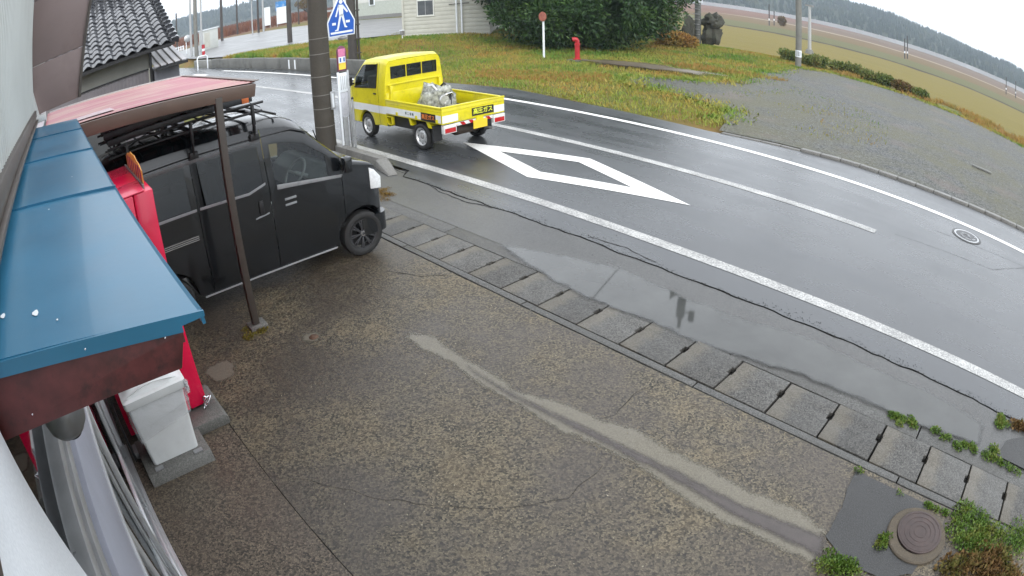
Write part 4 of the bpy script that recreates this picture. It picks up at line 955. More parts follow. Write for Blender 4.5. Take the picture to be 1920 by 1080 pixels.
# machine under clear wrapping on the bed
cg = thing('wrapped_machine', 'silver machine wrapped in clear plastic on the bed of the yellow truck', 'machine', (-9.9, 7.4, .6))
lump = MB(); ni, nj = 14, 22; vs = []
for i in range(ni+1):
    th = math.pi*.5*i/ni
    for j in range(nj):
        a = 2*math.pi*j/nj; r = 1+.28*mnoise.noise((2.2*math.cos(a)*math.cos(th), 2.2*math.sin(a)*math.cos(th), 2*math.sin(th)))+.12*mnoise.noise((6*math.cos(a), 6*math.sin(a), 5*th))
        vs.append((-9.95+.36*r*math.cos(a)*math.cos(th)**.4, 7.35+.34*r*math.sin(a)*math.cos(th)**.4, .602+.5*r*math.sin(th)))
lump.add(vs, [(i*nj+j, i*nj+(j+1) % nj, (i+1)*nj+(j+1) % nj, (i+1)*nj+j) for i in range(ni) for j in range(nj)])
lump.build('wrapping', mat('crumpled_clear_film', (.3,.31,.28), .15, .7, 12, dirt=(.05,.055,.045), dscale=7, damt=.9), cg, smooth=60)
MB().tube([(-9.7,7.3,.86),(-9.62,7.32,.95),(-9.6,7.45,.97),(-9.66,7.55,.9),(-9.75,7.52,.84)], .018, 8).build('handle', M_CHROME, cg, smooth=60)
MB().lathe([(.0,0),(.1,0),(.11,.02),(.1,.05),(0,.05)], (-9.66, 7.3, .84), 'x', 16).build('pulley', M_STEELRIM, cg, smooth=40)
MB().tube([(-10.2,7.2,.9),(-10.05,7.15,1.1),(-9.85,7.2,1.13),(-9.75,7.25,1.0)], .03, 8).build('pipe', M_STEELRIM, cg, smooth=60)
MB().tube([(-10.15,7.5,.95),(-9.95,7.55,1.12),(-9.7,7.5,1.02),(-9.58,7.42,.75)], .022, 8).build('pipe', M_DARKPL, cg, smooth=60)
tag(MB().box(-10.55, -10.2, 7.0, 7.25, .603, .64).build('yellow_mat', mat('lime_mat', (.5,.55,.08), .6, .15, 9), bevel=.01), 'flat yellow-green mat on the truck bed behind the cab', 'mat')

# ================================================================== STREET FURNITURE
M_POLE = mat('weathered_brown_pole', (.05,.043,.034), .7, .15, 3, fine=.25, fscale=60, dirt=(.08,.073,.06), dscale=1.5, damt=.4)
M_POLE2 = mat('dark_brown_pole', (.045,.039,.035), .65, .15, 3, dirt=(.08,.075,.07), damt=.4)
M_GALV = mat('galvanised_steel', (.42,.43,.44), .4, .12, 12, metal=.6)
M_CONCPOLE = mat('concrete_pole', (.17,.17,.155), .8, .12, 3, dirt=(.09,.085,.07), damt=.5)
M_SIGNBLUE = mat('sign_blue', (.012,.09,.42), .35, .08, 6); M_SIGNWHITE = mat('sign_white', (.72,.76,.8), .35, .05, 6)
up_ = thing('utility_pole', 'thick brown utility pole with steel bands beside the bus stop', 'utility pole', (-11.02, 5.42, 0))
MB().lathe([(.2,0),(.19,4.5),(.17,9.5),(0,9.5)], (-11.02, 5.42, 0), 'z', 28).build('shaft', M_POLE, up_, smooth=50)
for z in (.57,.93,1.2,1.57,2.02,2.33):
    MB().lathe([(.197,z-.008),(.201,z-.008),(.201,z+.008),(.197,z+.008)], (-11.02, 5.42, 0), 'z', 28).build('band', mat('dull_band', (.16,.155,.14), .5, .15, 10), up_, smooth=50)
MB().box(-10.86, -10.82, 5.5, 5.59, .88, 1.24).build('marker_plate', M_GALV, up_, bevel=.006); MB().box(-10.82, -10.814, 5.525, 5.565, .92, 1.2).build('marker_strip', M_SIGNWHITE, up_)
cab_ = MB()
for x, y in ((-11.02,5.42),): cab_.tube([(x,y,9.2),(-30,9.5,8.6),(-54.1,13.8,8.2)], .012, 6)
tag(cab_.build('overhead_cable', M_DARKPL), 'overhead cable running up the road from the thick brown pole', 'cable')
# crossing sign
sg = thing('crossing_sign', 'blue five-sided pedestrian crossing sign with white walking figure on the brown pole', 'road sign', (-10.88, 5.84, 2.3))
def py_(y, z): return (5.86+y, 2.3+z)     # sign face: y to the right, z up
pent = [py_(-.29,0), py_(.29,0), py_(.31,.3), py_(.02,.86), py_(-.02,.86), py_(-.31,.3)]
MB().prism(pent, 'x', -10.9, -10.88).build('plate', M_SIGNWHITE, sg, bevel=.003)
inn = [py_(-.265,.025), py_(.265,.025), py_(.283,.295), py_(.0,.835), py_(-.283,.295)]
MB().prism(inn, 'x', -10.8795, -10.878).build('blue_field', M_SIGNBLUE, sg)
def pic(poly): MB().prism([py_(*p) for p in poly], 'x', -10.8775, -10.876).build('figure_piece', M_SIGNWHITE, sg)
pic([(-.24,.06),(.24,.06),(.24,.1),(-.24,.1)]); pic([(-.2,.24),(-.12,.24),(-.12,.29),(-.2,.29)]); pic([(.1,.26),(.19,.26),(.19,.31),(.1,.31)])
pic([(-.035+.04*math.cos(a)+.04, .705+.045*math.sin(a)) for a in [i*math.pi/6 for i in range(12)]])
pic([(-.04,.42),(.05,.42),(.055,.64),(-.05,.65)]); pic([(-.03,.44),(-.1,.15),(-.15,.13),(-.145,.115),(-.07,.12),(.01,.42)]); pic([(.0,.44),(.07,.17),(.12,.16),(.13,.18),(.1,.2),(.055,.44)])
pic([(-.05,.65),(-.03,.62),(-.1,.4),(-.13,.41)]); pic([(.05,.64),(.05,.57),(.13,.47),(.16,.49)])
MB().bar((-10.93,5.45,2.42),(-10.91,5.86,2.42), .03, .04).build('bracket', M_GALV, sg); MB().bar((-10.93,5.45,2.85),(-10.91,5.86,2.85), .03, .04).build('bracket', M_GALV, sg)
MB().lathe([(0,2.22),(.09,2.23),(.1,2.26),(.04,2.3)], (-10.93, 5.9, 0), 'z', 16).build('lamp_cap', M_GREYPL, sg, smooth=40)
# bus stop
bs = thing('bus_stop_sign', 'narrow bus stop post with rounded pink and yellow head and timetable boards', 'bus stop', (-10.7, 5.72, 0))
MB().box(-10.75, -10.71, 5.62, 5.66, 0, 1.6).build('post', M_SIGNWHITE, bs, bevel=.004); MB().box(-10.73, -10.69, 5.82, 5.86, 0, 1.62).build('post', M_GALV, bs, bevel=.004)
MB().box(-10.75, -10.68, 5.6, 5.9, 0, .05).build('foot', M_BLOCK, bs, bevel=.008)
hp = [(5.64,1.62),(5.84,1.62),(5.84,2.0)]+[(5.74+.1*math.cos(a), 2.0+.12*math.sin(a)) for a in [i*math.pi/8 for i in range(1, 8)]]+[(5.64,2.0)]
MB().prism(hp, 'x', -10.74, -10.71).build('head', mat('maroon_edge', (.16,.05,.09), .4), bs, bevel=.004)
def hpart(z0, z1, m, nm): MB().box(-10.709, -10.707, 5.665, 5.815, z0, z1).build(nm, m, bs)
hpart(1.9, 2.06, mat('pink_print', (.62,.2,.36), .4), 'head_print'); hpart(1.78, 1.9, M_SIGNWHITE, 'head_print'); hpart(1.65, 1.78, mat('yellow_print', (.75,.55,.06), .4), 'head_print')
for y in (5.69, 5.77): MB().box(-10.7065, -10.705, y, y+.03, 1.80, 1.88).build('head_mark', M_SIGNBLUE, bs)
MB().box(-10.725, -10.7, 5.655, 5.85, 1.2, 1.58).build('timetable_board', M_SIGNWHITE, bs, bevel=.003)
MB().box(-10.73, -10.705, 5.66, 5.84, .72, 1.18).build('timetable_board', mat('printed_board', (.45,.46,.5), .4, .1, 10, dirt=(.15,.16,.2), dscale=30, damt=.7), bs, bevel=.003)
MB().box(-10.735, -10.71, 5.68, 5.78, .05, .7).build('lower_panel', M_GALV, bs)
for i in range(4): MB().box(-10.6995, -10.698, 5.675+.04*i, 5.69+.04*i, 1.25, 1.52).build('timetable_print', mat('grey_print', (.4,.42,.45), .5), bs)
ps = thing('steel_post', 'thin dark steel post standing right of the bus stop boards', 'post', (-10.55, 5.82, 0))
MB().tube([(-10.55,5.82,0),(-10.55,5.82,1.05)], .02, 10).build('shaft', M_GALV, ps, smooth=60); MB().lathe([(.024,1.05),(.024,1.08),(0,1.1)], (-10.55,5.82,0), 'z', 10).build('cap', M_DARKPL, ps)
# kerb beside the pole
kb = bpy.data.objects.new('kerb', None); COL.objects.link(kb); kb['kind'] = 'structure'
for i in range(6): MB().prism([(5.50,-.05),(5.70,-.05),(5.68,.15),(5.52,.15)], 'x', -9.22-.6*(i+1)+.005, -9.22-.6*i-.005).build('kerb_block', M_KERB, kb, bevel=.01)
rp = MB(); rp.add([(-9.215,5.42,0),(-8.62,5.3,0),(-8.55,5.46,0),(-9.215,5.7,0),(-9.215,5.44,.15),(-8.65,5.33,.03),(-8.58,5.45,.03),(-9.215,5.68,.15)], [(3,2,1,0),(4,5,6,7),(0,1,5,4),(1,2,6,5),(2,3,7,6),(3,0,4,7)])
rp.build('ramp_block', M_KERB, kb, bevel=.012)
fk = bpy.data.objects.new('far_kerb', None); COL.objects.link(fk); fk['kind'] = 'structure'
for i in range(22):
    x0 = -6.3+.455*i; x1 = x0+.44; f = lambda x: lerp_tab([(-6.3,12.0),(-3.3,12.47),(-1,12.53),(.4,12.65),(4,12.78)], x)
    z = .05 if i > 3 else .02
    b = MB(); a0, a1 = f(x0), f(x1)
    b.add([(x0,a0,-.05),(x1,a1,-.05),(x1,a1+.15,-.05),(x0,a0+.15,-.05),(x0,a0+.01,z),(x1,a1+.01,z),(x1,a1+.15,z),(x0,a0+.15,z)], [(3,2,1,0),(4,5,6,7),(0,1,5,4),(1,2,6,5),(2,3,7,6),(3,0,4,7)])
    b.build('kerb_block', M_KERB, fk, bevel=.008)
# manholes
mh = thing('road_manhole', 'round grey manhole cover with raised pattern in the far lane', 'manhole', (-.25, 10.48, 0))
MB().lathe([(.33,.001),(.33,.006),(.285,.006)], (-.25,10.48,0), 'z', 40).build('collar', M_PATCH, mh)
MB().lathe([(.285,.004),(.285,.012),(.245,.012),(.24,.005)], (-.25,10.48,0), 'z', 40).build('frame', M_GALV, mh)
MB().lathe([(.238,.004),(.238,.01),(0,.01)], (-.25,10.48,0), 'z', 40).build('cover', mat('cast_iron', (.09,.092,.095), .5, .2, 30, metal=.4), mh)
for k in range(14):
    a = k*2.4; r = .05+.16*((k*.37) % 1); MB().bar((-.25+r*math.cos(a)-.03, 10.48+r*math.sin(a), .014), (-.25+r*math.cos(a)+.03, 10.48+r*math.sin(a)+.02*(k % 3-1), .014), .018, .008).build('rib', M_GALV, mh)
nm_ = thing('near_manhole', 'round rusty-brown manhole cover in a concrete ring among weeds', 'manhole', (.39, 3.36, 0))
MB().lathe([(.285,-.02),(.285,.018),(.275,.026),(.2,.026),(.2,.01)], (.39,3.36,0), 'z', 48).build('concrete_ring', mat('lichen_ring_concrete', (.075,.06,.042), .8, .25, 14, fine=.5, fscale=170, bumpd=.004), nm_, smooth=35)
M_IRON = mat('rusty_iron_cover', (.06,.043,.04), .6, .2, 14, metal=.2, dirt=(.09,.06,.05), dscale=9, damt=.5, bumpd=.001, bscale=200)
pl = [(.40+.215*math.cos(a), 3.385+.215*math.sin(a)) for a in [i*2*math.pi/60 for i in range(60)] if not (4.52 < a < 4.72)]
MB().prism(pl, 'z', .02, .036).build('cover', M_IRON, nm_, bevel=.003)
for r in (.195,.15,.105,.06): MB().lathe([(r-.003,.036),(r-.003,.0378),(r+.003,.0378),(r+.003,.036)], (.40,3.385,0), 'z', 48).build('raised_ring', M_IRON, nm_)
# hydrant and reflector post across the road
M_HYD = mat('hydrant_red', (.38,.012,.02), .45, .2, 10, dirt=(.16,.02,.015), dscale=6, damt=.6)
hy = thing('fire_hydrant', 'red standpipe fire hydrant with bent top in the grass before the evergreen', 'hydrant', (-16.45, 18.99, 0))
MB().lathe([(.17,.0),(.17,.05),(.1,.08),(.1,.62),(.12,.63),(.12,.68),(.1,.69)], (-16.45,18.99,0), 'z', 20).build('barrel', M_HYD, hy, smooth=40)
MB().tube([(-16.45,18.99,.66),(-16.45,18.99,.8),(-16.475,18.965,.85),(-16.53,18.91,.86),(-16.58,18.86,.84)], .095, 12).build('elbow', M_HYD, hy, smooth=50)
MB().lathe([(.1,-.03),(.1,.03)], (-16.45,18.99,.66), 'z', 16, True).build('flange', M_HYD, hy)
MB().box(-16.75, -16.15, 18.7, 19.3, -.05, .03).build('plinth', M_BLOCK, hy, bevel=.01)
rp_ = thing('reflector_post', 'slim white marker post with weathered red disc on top before the evergreen', 'marker post', (-17.97, 18.7, 0))
MB().tube([(-17.97,18.7,0),(-17.97,18.7,1.9)], .045, 10).build('post', M_SIGNWHITE, rp_, smooth=60)
MB().lathe([(0,-.02),(.2,-.02),(.21,0),(.2,.02),(0,.02)], (-17.93,18.62,1.75), 'y', 20).build('disc', mat('faded_red_disc', (.3,.09,.06), .6, .3, 8, dirt=(.5,.35,.25), damt=.5), rp_, smooth=40)
# poles across the gravel lot
fp = thing('roadside_pole', 'bare concrete utility pole with white numbered band at the gravel lot edge', 'utility pole', (-11.16, 29.44, 0))
MB().lathe([(.165,-.1),(.15,9),(0,9)], (-11.16,29.44,0), 'z', 24).build('shaft', M_CONCPOLE, fp, smooth=50)
MB().lathe([(.17,.55),(.168,.9)], (-11.16,29.44,0), 'z', 24).build('number_band', M_SIGNWHITE, fp, smooth=50)
for k in (-1,0,1):
    a = -1.2+k*.45; MB().bar((-11.16+.173*math.cos(a),29.44+.173*math.sin(a),.6),(-11.16+.173*math.cos(a),29.44+.173*math.sin(a),.85), .03, .008, up=(math.cos(a),math.sin(a),0)).build('band_mark', M_DARKPL, fp)
p2 = thing('lamp_post', 'thin pale post with small flat head standing in the field behind the concrete pole', 'lamp post', (-20.1, 56.1, terr(-20,56)))
MB().tube([(-20.1,56.1,-1.2),(-20.1,56.1,3.6)], [.2,.13], 10).build('shaft', M_GALV, p2, smooth=60); MB().box(-20.5,-19.7,55.9,56.3,3.55,3.72).build('head', M_GREYPL, p2); MB().lathe([(.5,-1.2),(.35,-.75),(.2,-.7)], (-20.1,56.1,0), 'z', 12).build('base', M_CONCPOLE, p2)
GR = 'banded poles along the far field path'
for (x, y, h, lab) in ((-51.8,118.8,4.6,'taller left pole of the banded pair in the left of the fields'),(-53.4,125.2,3.2,'shorter right pole of the banded pair in the left of the fields'),(-20.6,115.3,4.0,'shorter pole of the banded pair in the middle of the fields'),(-20.9,120.5,4.7,'taller pole of the banded pair in the middle of the fields'),(3.6,137.9,4.0,'left one of the two single poles at the right end of the fields'),(6.8,144.9,4.1,'right one of the two single poles at the right end of the fields')):
    z = terr(x, y); t = thing('banded_pole', lab, 'pole', (x, y, z), group=GR)
    MB().tube([(x,y,z-.3),(x,y,z+h)], .13, 8).build('shaft', M_POLE2, t, smooth=60); MB().lathe([(.15,z+1.1),(.15,z+1.5)], (x,y,0), 'z', 10).build('white_band', M_SIGNWHITE, t, smooth=60)
# loudspeaker mast with climbing rungs (its top shows in the puddle)
M_MAST = mat('grey_mast', (.1,.105,.1), .6, .15, 4)
lm = thing('speaker_mast', 'tall grey mast with climbing rungs and white plate right of the evergreen', 'mast', (-19.2, 33.1, 0))
MX, MY = -19.2, 33.1
MB().tube([(MX,MY,-.1),(MX,MY,19.2)], [.2,.13], 14).build('shaft', M_MAST, lm, smooth=60)
for k in range(38): MB().box(MX-.25, MX+.25, MY-.23, MY-.2, .5+.32*k, .54+.32*k).build('rung', M_GALV, lm)
MB().box(MX+.22, MX+.5, MY-.3, MY-.26, 2.55, 2.95).build('plate', M_SIGNWHITE, lm)
for s_ in (-1, 1):
    for q in (0,):
        a = math.radians(31)*1; dx, dy = math.cos(math.radians(31)), math.sin(math.radians(31))
        c0 = Vector((MX, MY, 16.7)); d0 = Vector((dx*s_, dy*s_, 0))
        pr = [(.06,.2),(.09,.4),(.16,.55),(.42,.85)]
        q_ = MB().tube([c0+d0*h for r, h in pr], [r for r, h in pr], 16); q_.build('horn', M_MAST, lm, smooth=60)
MB().lathe([(.25,17.0),(.3,17.0),(.3,18.3),(.25,18.4)], (MX,MY,0), 'z', 14, True).build('driver_box', M_MAST, lm, smooth=40)
MB().box(MX+.5, MX+.85, MY+.25, MY+.5, 17.9, 18.6).build('box', M_MAST, lm); MB().bar((MX,MY,18.0),(MX+.7,MY+.37,18.0), .08, .08).build('arm', M_MAST, lm)
tag(MB().tube([(MX,MY,9.0),(-12.4,15.7,7.25),(-5.8,-.55,5.7)], .02, 6).build('overhead_cable', M_DARKPL), 'overhead cable from the loudspeaker mast to the shop roof', 'cable')
M_ROCK = mat('mossy_rock', (.05,.05,.038), .85, .4, 2.5, fine=.5, fscale=18, bumpd=.1, bscale=5, dirt=(.05,.065,.03), damt=.6)
def rock(name, lab, c, r, sd):
    b = MB(); ni, nj = 14, 20; vs = []
    for i in range(ni+1):
        th = math.pi*i/ni-math.pi/2
        for j in range(nj):
            a = 2*math.pi*j/nj; d = Vector((math.cos(a)*math.cos(th), math.sin(a)*math.cos(th), math.sin(th))); k = 1+.5*mnoise.noise(d*1.3+Vector((sd,0,0)))+.3*mnoise.noise(d*3.1+Vector((0,sd,0)))+.1*mnoise.noise(d*8+Vector((0,sd,2)))
            vs.append((c[0]+d.x*r[0]*k, c[1]+d.y*r[1]*k, c[2]+d.z*r[2]*k))
    b.add(vs, [(i*nj+j, i*nj+(j+1) % nj, (i+1)*nj+(j+1) % nj, (i+1)*nj+j) for i in range(ni) for j in range(nj)])
    return tag(b.build(name, M_ROCK, smooth=35), lab, 'rock', 'rocks at the foot of the mast')
rock('boulder', 'large mossy grey boulder at the foot of the rung mast', (-18.6,33.6,.55), (.62,.5,.75), 1)
rock('boulder', 'smaller boulder balanced on top of the large one beside the mast', (-18.5,33.7,1.45), (.62,.5,.5), 5)
rock('boulder', 'upright mossy rock left of the rung mast', (-19.75,33.0,.7), (.45,.4,.9), 9)
rock('boulder', 'pale low rock under the right edge of the evergreen crown', (-20.4,32.2,.35), (.5,.35,.55), 13)

# ================================================================== BUILDINGS AND THINGS FURTHER OFF
M_TILE = mat('glazed_roof_tile', (.028,.03,.036), .22, .25, 3, coat=.5, obj=False)
M_MORTAR = mat('grey_render', (.2,.2,.185), .8, .12, 2, dirt=(.13,.13,.12), damt=.4)
M_SIDING = mat('grey_ribbed_siding', (.2,.185,.2), .5, .1, 3, dirt=(.14,.13,.14), damt=.4)
M_TIN = mat('pale_tin_roof', (.4,.39,.4), .4, .12, 3, dirt=(.25,.24,.25), damt=.4)
M_HUTW = mat('cream_board', (.47,.47,.42), .7, .07, 2, dirt=(.33,.33,.28), dscale=1.2, damt=.45)
M_HUTB = mat('hut_base_concrete', (.2,.21,.19), .85, .15, 2, dirt=(.12,.13,.09), damt=.5)
# tiled house up the street
HX = -13.0
hs_ = thing('tiled_house', 'house with glazed black roof tiles and ribbed grey siding beyond the carport', 'house', (HX-2, 0, 0))
MB().box(HX-6, HX, -7, 2.32, 2.44, 2.86).build('upper_wall', M_MORTAR, hs_)
MB().box(HX-6, HX-.03, -7, 2.3, 0, 2.44).build('wall', M_SIDING, hs_)
rb_ = MB(); y = -2.0
while y < 2.3: rb_.box(HX-.03, HX-.012, y, y+.045, 0, 2.43); y += .085
rb_.build('siding_ribs', M_SIDING, hs_)
MB().box(HX-.05, HX+.02, -7, 2.36, 2.425, 2.455).build('trim', M_DARKPL, hs_); MB().box(HX-.05, HX+.03, 2.28, 2.36, 0, 2.46).build('corner_post', M_HUTW, hs_)
MB().box(HX+.02, HX+.06, 2.3, 2.36, .0, 2.84).build('downpipe', M_DARKPL, hs_)
MB().box(HX+.36, HX+.44, -7, 2.75, 2.80, 2.86).build('eave_gutter', M_DARKPL, hs_)
PIT = math.radians(27); ca, sa = math.cos(PIT), math.sin(PIT)
ex0, ez0 = HX+.42, 2.88
MB().prism([(ex0,ez0-.06),(ex0,ez0-.01),(ex0-5*ca,ez0+5*sa-.01),(ex0-5*ca,ez0+5*sa-.06)], 'y', -7, 2.84).build('roof_deck', M_DARKPL, hs_)
# one S-shaped pantile, copied row by row
TW_, TL_ = .265, .235
tb = MB(); ns = 10; vs = []
for e in (0, 1):
    for i in range(ns+1):
        t = i/ns; w = -.5+t; h = .032*math.sin(2*math.pi*(t*.98-.12)) + (.03 if e == 0 else .0)
        xx = -(e*.29) ; vs.append((xx, w*.275, h))
tv_ = vs + [(x, y, z-.016) for x, y, z in vs]; N_ = ns+1
fs = [(i, i+1, N_+i+1, N_+i) for i in range(ns)] + [(2*N_+i, 3*N_+i, 3*N_+i+1, 2*N_+i+1) for i in range(ns)] + [(i, 2*N_+i, 2*N_+i+1, i+1) for i in range(ns)]
tb.add([(x*ca, y, -x*sa*1.0+z) if False else (x*ca - z*sa*-1.0*0, y, -x*sa + z) for x, y, z in tv_], fs)
tile0 = None; roof = bpy.data.objects.new('roof', None); COL.objects.link(roof); roof.parent = hs_
roof.location = (2, 0, 0); roof.location = (ex0-(HX-2), 0, ez0)
cnt = 0
for r in range(18):
    for c_ in range(15):
        y = 2.68 - c_*TW_
        if y < -1.2: continue
        p = (-r*TL_*ca, y, r*TL_*sa+.02)
        if tile0 is None: o = tile0 = tb.build('roof_tile', M_TILE, None, smooth=45); o.parent = roof
        else: o = inst(tile0, 'roof_tile', roof)
        o.location = (p[0]+random.uniform(-.004,.004), p[1]+random.uniform(-.004,.004), p[2]+random.uniform(-.004,.004)); o.rotation_euler = (random.uniform(-.02,.02), random.uniform(-.02,.02), random.uniform(-.015,.015)); cnt += 1
for r in range(18):      # verge tiles down the gable edge
    o = MB()
    if r == 0: vt0 = MB().prism([(-.09,-.03),(.07,-.09),(.085,.03),(.03,.06),(-.09,.04)], 'x', -.28*ca, 0); vt0 = vt0.build('verge_tile', M_TILE, None, smooth=45); v_o = vt0; v_o.parent = roof
    else: v_o = inst(vt0, 'verge_tile', roof)
    v_o.location = (-r*TL_*ca, 2.86, r*TL_*sa+.05); v_o.rotation_euler = (0, PIT*.55, 0)
MB().box(-5*ca-.2, -5*ca+.2, -7, 2.9, 5*sa, 5*sa+.35).build('ridge', M_TILE, None, bevel=.05).parent = roof
le = bpy.data.objects.new('lean_to', None); COL.objects.link(le); le.parent = hs_
LT = lambda x: 2.86-(x-(HX-1.3))/1.65*.42
rl = MB(); q4 = [(HX-1.3,2.38),(HX+.35,2.38),(HX+.35,3.1),(HX-1.3,3.1)]
rl.add([(x, y, LT(x)) for x, y in q4], [(0,1,2,3)]); rl.add([(x, y, LT(x)-.03) for x, y in q4], [(3,2,1,0)]); rl.build('lean_to_roof', M_TIN, le, fixn=False)
for y in (2.5,2.66,2.82,2.98): MB().bar((HX-1.3,y,LT(HX-1.3)+.012),(HX+.36,y,LT(HX+.36)+.012), .022, .025).build('roof_seam', M_BROWNTRIM, le)
MB().box(HX+.34, HX+.41, 2.38, 3.12, 2.36, 2.42).build('lean_to_gutter', M_DARKPL, le)
MB().box(HX-1.3, HX+.1, 2.4, 2.98, 0, 2.40).build('lean_to_wall', mat('lean_to_grey', (.16,.165,.19), .6, .1), le)

# cream boarded hut across the road
ht = thing('cream_hut', 'cream weatherboard hut with one window left of the big evergreen', 'hut', (-29.1, 19.5, 0))
U = Vector((.797,.604,0)); V_ = Vector((-.604,.797,0)); A_ = Vector((-29.1,19.5,0)); ROT = math.atan2(.604,.797); LEN = 4.75
def hutbox(u0, u1, v0, v1, z0, z1):
    b = MB(); pts = [A_+U*u+V_*v+Vector((0,0,z)) for z in (z0, z1) for u, v in ((u0,v0),(u1,v0),(u1,v1),(u0,v1))]
    return b.add(pts, [(3,2,1,0),(4,5,6,7),(0,1,5,4),(1,2,6,5),(2,3,7,6),(3,0,4,7)])
hutbox(.02, LEN-.02, .03, 4, -.1, .42).build('foundation', M_HUTB, ht); hutbox(.02, LEN-.02, .02, 4, .42, 4.3).build('wall', M_HUTW, ht)
for k in range(14):
    z0 = .42+.235*k; z1 = z0+.228
    if z1 <= 1.6 or z0 >= 2.55: hutbox(0, LEN, -.012, .02, z0, z1).build('board', M_HUTW, ht, bevel=.004)
    else: hutbox(0, .78, -.012, .02, z0, z1).build('board', M_HUTW, ht, bevel=.004); hutbox(1.78, LEN, -.012, .02, z0, z1).build('board', M_HUTW, ht, bevel=.004)
wn = hutbox(.8, 1.76, -.03, .018, 1.62, 2.56).build('window', mat('window_frame_white', (.62,.63,.6), .5, .05), ht)
hutbox(.86, 1.70, -.036, -.031, 1.68, 2.50).build('pane', mat('dull_window', (.09,.1,.11), .15, .2, 2, dirt=(.16,.15,.15), dscale=1, damt=.6), wn); hutbox(1.27, 1.29, -.04, -.0365, 1.68, 2.5).build('glazing_bar', M_GALV, wn); hutbox(.76, 1.8, -.06, -.03, 1.58, 1.62).build('sill', M_HUTW, wn)
hutbox(-.05, .06, -.06, 4, .4, 4.3).build('corner_board', M_HUTW, ht)
for u in (3.0, 3.28): 
    p = A_+U*u+V_*-.12; MB().tube([(p.x,p.y,-.05),(p.x,p.y,4.2)], .05, 8).build('pipe', M_SIGNWHITE, ht, smooth=60)
p = A_+U*2.6+V_*-.12; q = A_+U*3.7+V_*-.12; MB().tube([(p.x,p.y,2.2),(q.x,q.y,2.25)], .025, 6).build('pipe_stay', M_DARKPL, ht)
rf = hutbox(-.4, LEN+.4, -.5, 4.5, 4.3, 4.45).build('roof', M_TIN, ht)
MB().tube([(-27.9,18.7,-.05),(-27.9,18.7,.75)], .035, 8); ms = thing('meter_stake', 'thin white stake with small grey box at the left corner of the cream hut', 'stake', (-27.6,18.4,0))
MB().tube([(-27.6,18.4,-.1),(-27.6,18.4,.75)], .03, 8).build('stake', M_SIGNWHITE, ms, smooth=60); MB().box(-27.7,-27.5,18.32,18.48,.75,.98).build('meter_box', M_GREYPL, ms, bevel=.01); MB().box(-27.72,-27.48,18.3,18.5,.98,1.02).build('lid', M_SIGNWHITE, ms)
# long pale building behind
lb = thing('long_building', 'long pale warehouse wall behind the second brown pole', 'warehouse', (-55, 37, .3))
A_ = Vector((-64,33.5,0)); U = Vector((.93,.36,0)); V_ = Vector((-.36,.93,0))
hutbox(0, 24, 0, 10, -.5, .9).build('plinth', mat('grey_plinth', (.19,.19,.19), .8, .1), lb); hutbox(0, 24, .05, 10, .9, 2.4).build('lower_wall', mat('pale_green_wall', (.4,.43,.39), .7, .08), lb); hutbox(0, 24, .03, 10, 2.4, 8).build('upper_wall', mat('pale_wall', (.55,.55,.52), .7, .06), lb)
hutbox(0, 24, -.03, .04, 4.1, 4.2).build('band', M_HUTW, lb)
for u in (5.2, 14.3): w_ = hutbox(u, u+.75, -.05, .06, 2.0, 3.6).build('window', M_SIGNWHITE, lb); hutbox(u+.12, u+.63, -.07, -.05, 2.1, 3.5).build('pane', mat('dark_pane', (.05,.055,.05), .2), w_)
hutbox(0, 24, -.6, 10.5, 8, 8.3).build('roof', M_TIN, lb)
# retaining wall and bits up the road
rw = thing('retaining_wall', 'low weathered concrete retaining wall along the far side of the road', 'wall', (-31, 11.95, 0))
for i in range(10): MB().box(-20.2-2.1*(i+1)+.01, -20.2-2.1*i-.01, 11.9, 12.12, -.05, .56+.01*(i % 2)).build('wall_panel', mat('stained_wall_concrete', (.13,.13,.12), .85, .2, 1.5, dirt=(.05,.05,.045), dscale=1.2, damt=.8), rw, bevel=.01)
for x in (-27.6,-26.9,-24.3): MB().box(x, x+.14, 11.885, 11.898, .05, .5).build('lime_streak', M_PLASTER, rw)
wb2 = thing('end_wall', 'dark concrete wall section left of the white pipe barrier', 'wall', (-44, 12.1, 0)); MB().box(-46.5, -41.4, 12.0, 12.3, -.05, .5).build('wall_panel', M_MORTAR, wb2, bevel=.02)
p2_ = thing('second_pole', 'dark brown pole with side conduit across the road behind the crossing sign', 'utility pole', (-22.35, 12.5, 0))
MB().lathe([(.19,0),(.175,8),(0,8)], (-22.35,12.5,0), 'z', 20).build('shaft', M_POLE2, p2_, smooth=50); MB().tube([(-22.23,12.72,0),(-22.23,12.72,6)], .05, 8).build('conduit', M_POLE2, p2_, smooth=60)
for z in (.7,1.3,1.9,2.5): MB().box(-22.2,-22.14,12.5,12.78,z,z+.05).build('clip', M_POLE2, p2_)
wbz = thing('pipe_barrier', 'white bent-pipe barrier at the end of the retaining wall', 'barrier', (-41.75, 11.4, 0)); MB().tube([(-41.75,11.05,0),(-41.75,11.05,.85),(-41.75,11.15,.95),(-41.75,11.7,.95),(-41.75,11.8,.85),(-41.75,11.8,0)], .05, 8).build('pipe', M_SIGNWHITE, wbz, smooth=60)
def spole(name, lab, x, y, z0, h, r, m, group='poles up the road'):
    t = thing(name, lab, 'pole', (x, y, z0), group=group); MB().tube([(x,y,z0-.2),(x,y,z0+h)], [r, r*.8], 8).build('shaft', m, t, smooth=60); return t
spole('street_pole', 'leftmost thin brown pole up the road, right of the tiled roof', -85.8,19.7,.5,5.6,.14,M_POLE2)
spole('street_pole', 'slim grey pole left of the thick pale pole up the road', -54.1,13.8,.5,9,.12,M_GALV)
spole('street_pole', 'thick pale concrete pole in the cluster up the road', -51.5,13.6,.5,9,.2,M_CONCPOLE)
spole('street_pole', 'slim grey pole just right of the thick pale pole up the road', -51.0,14.0,.5,9,.1,M_GALV)
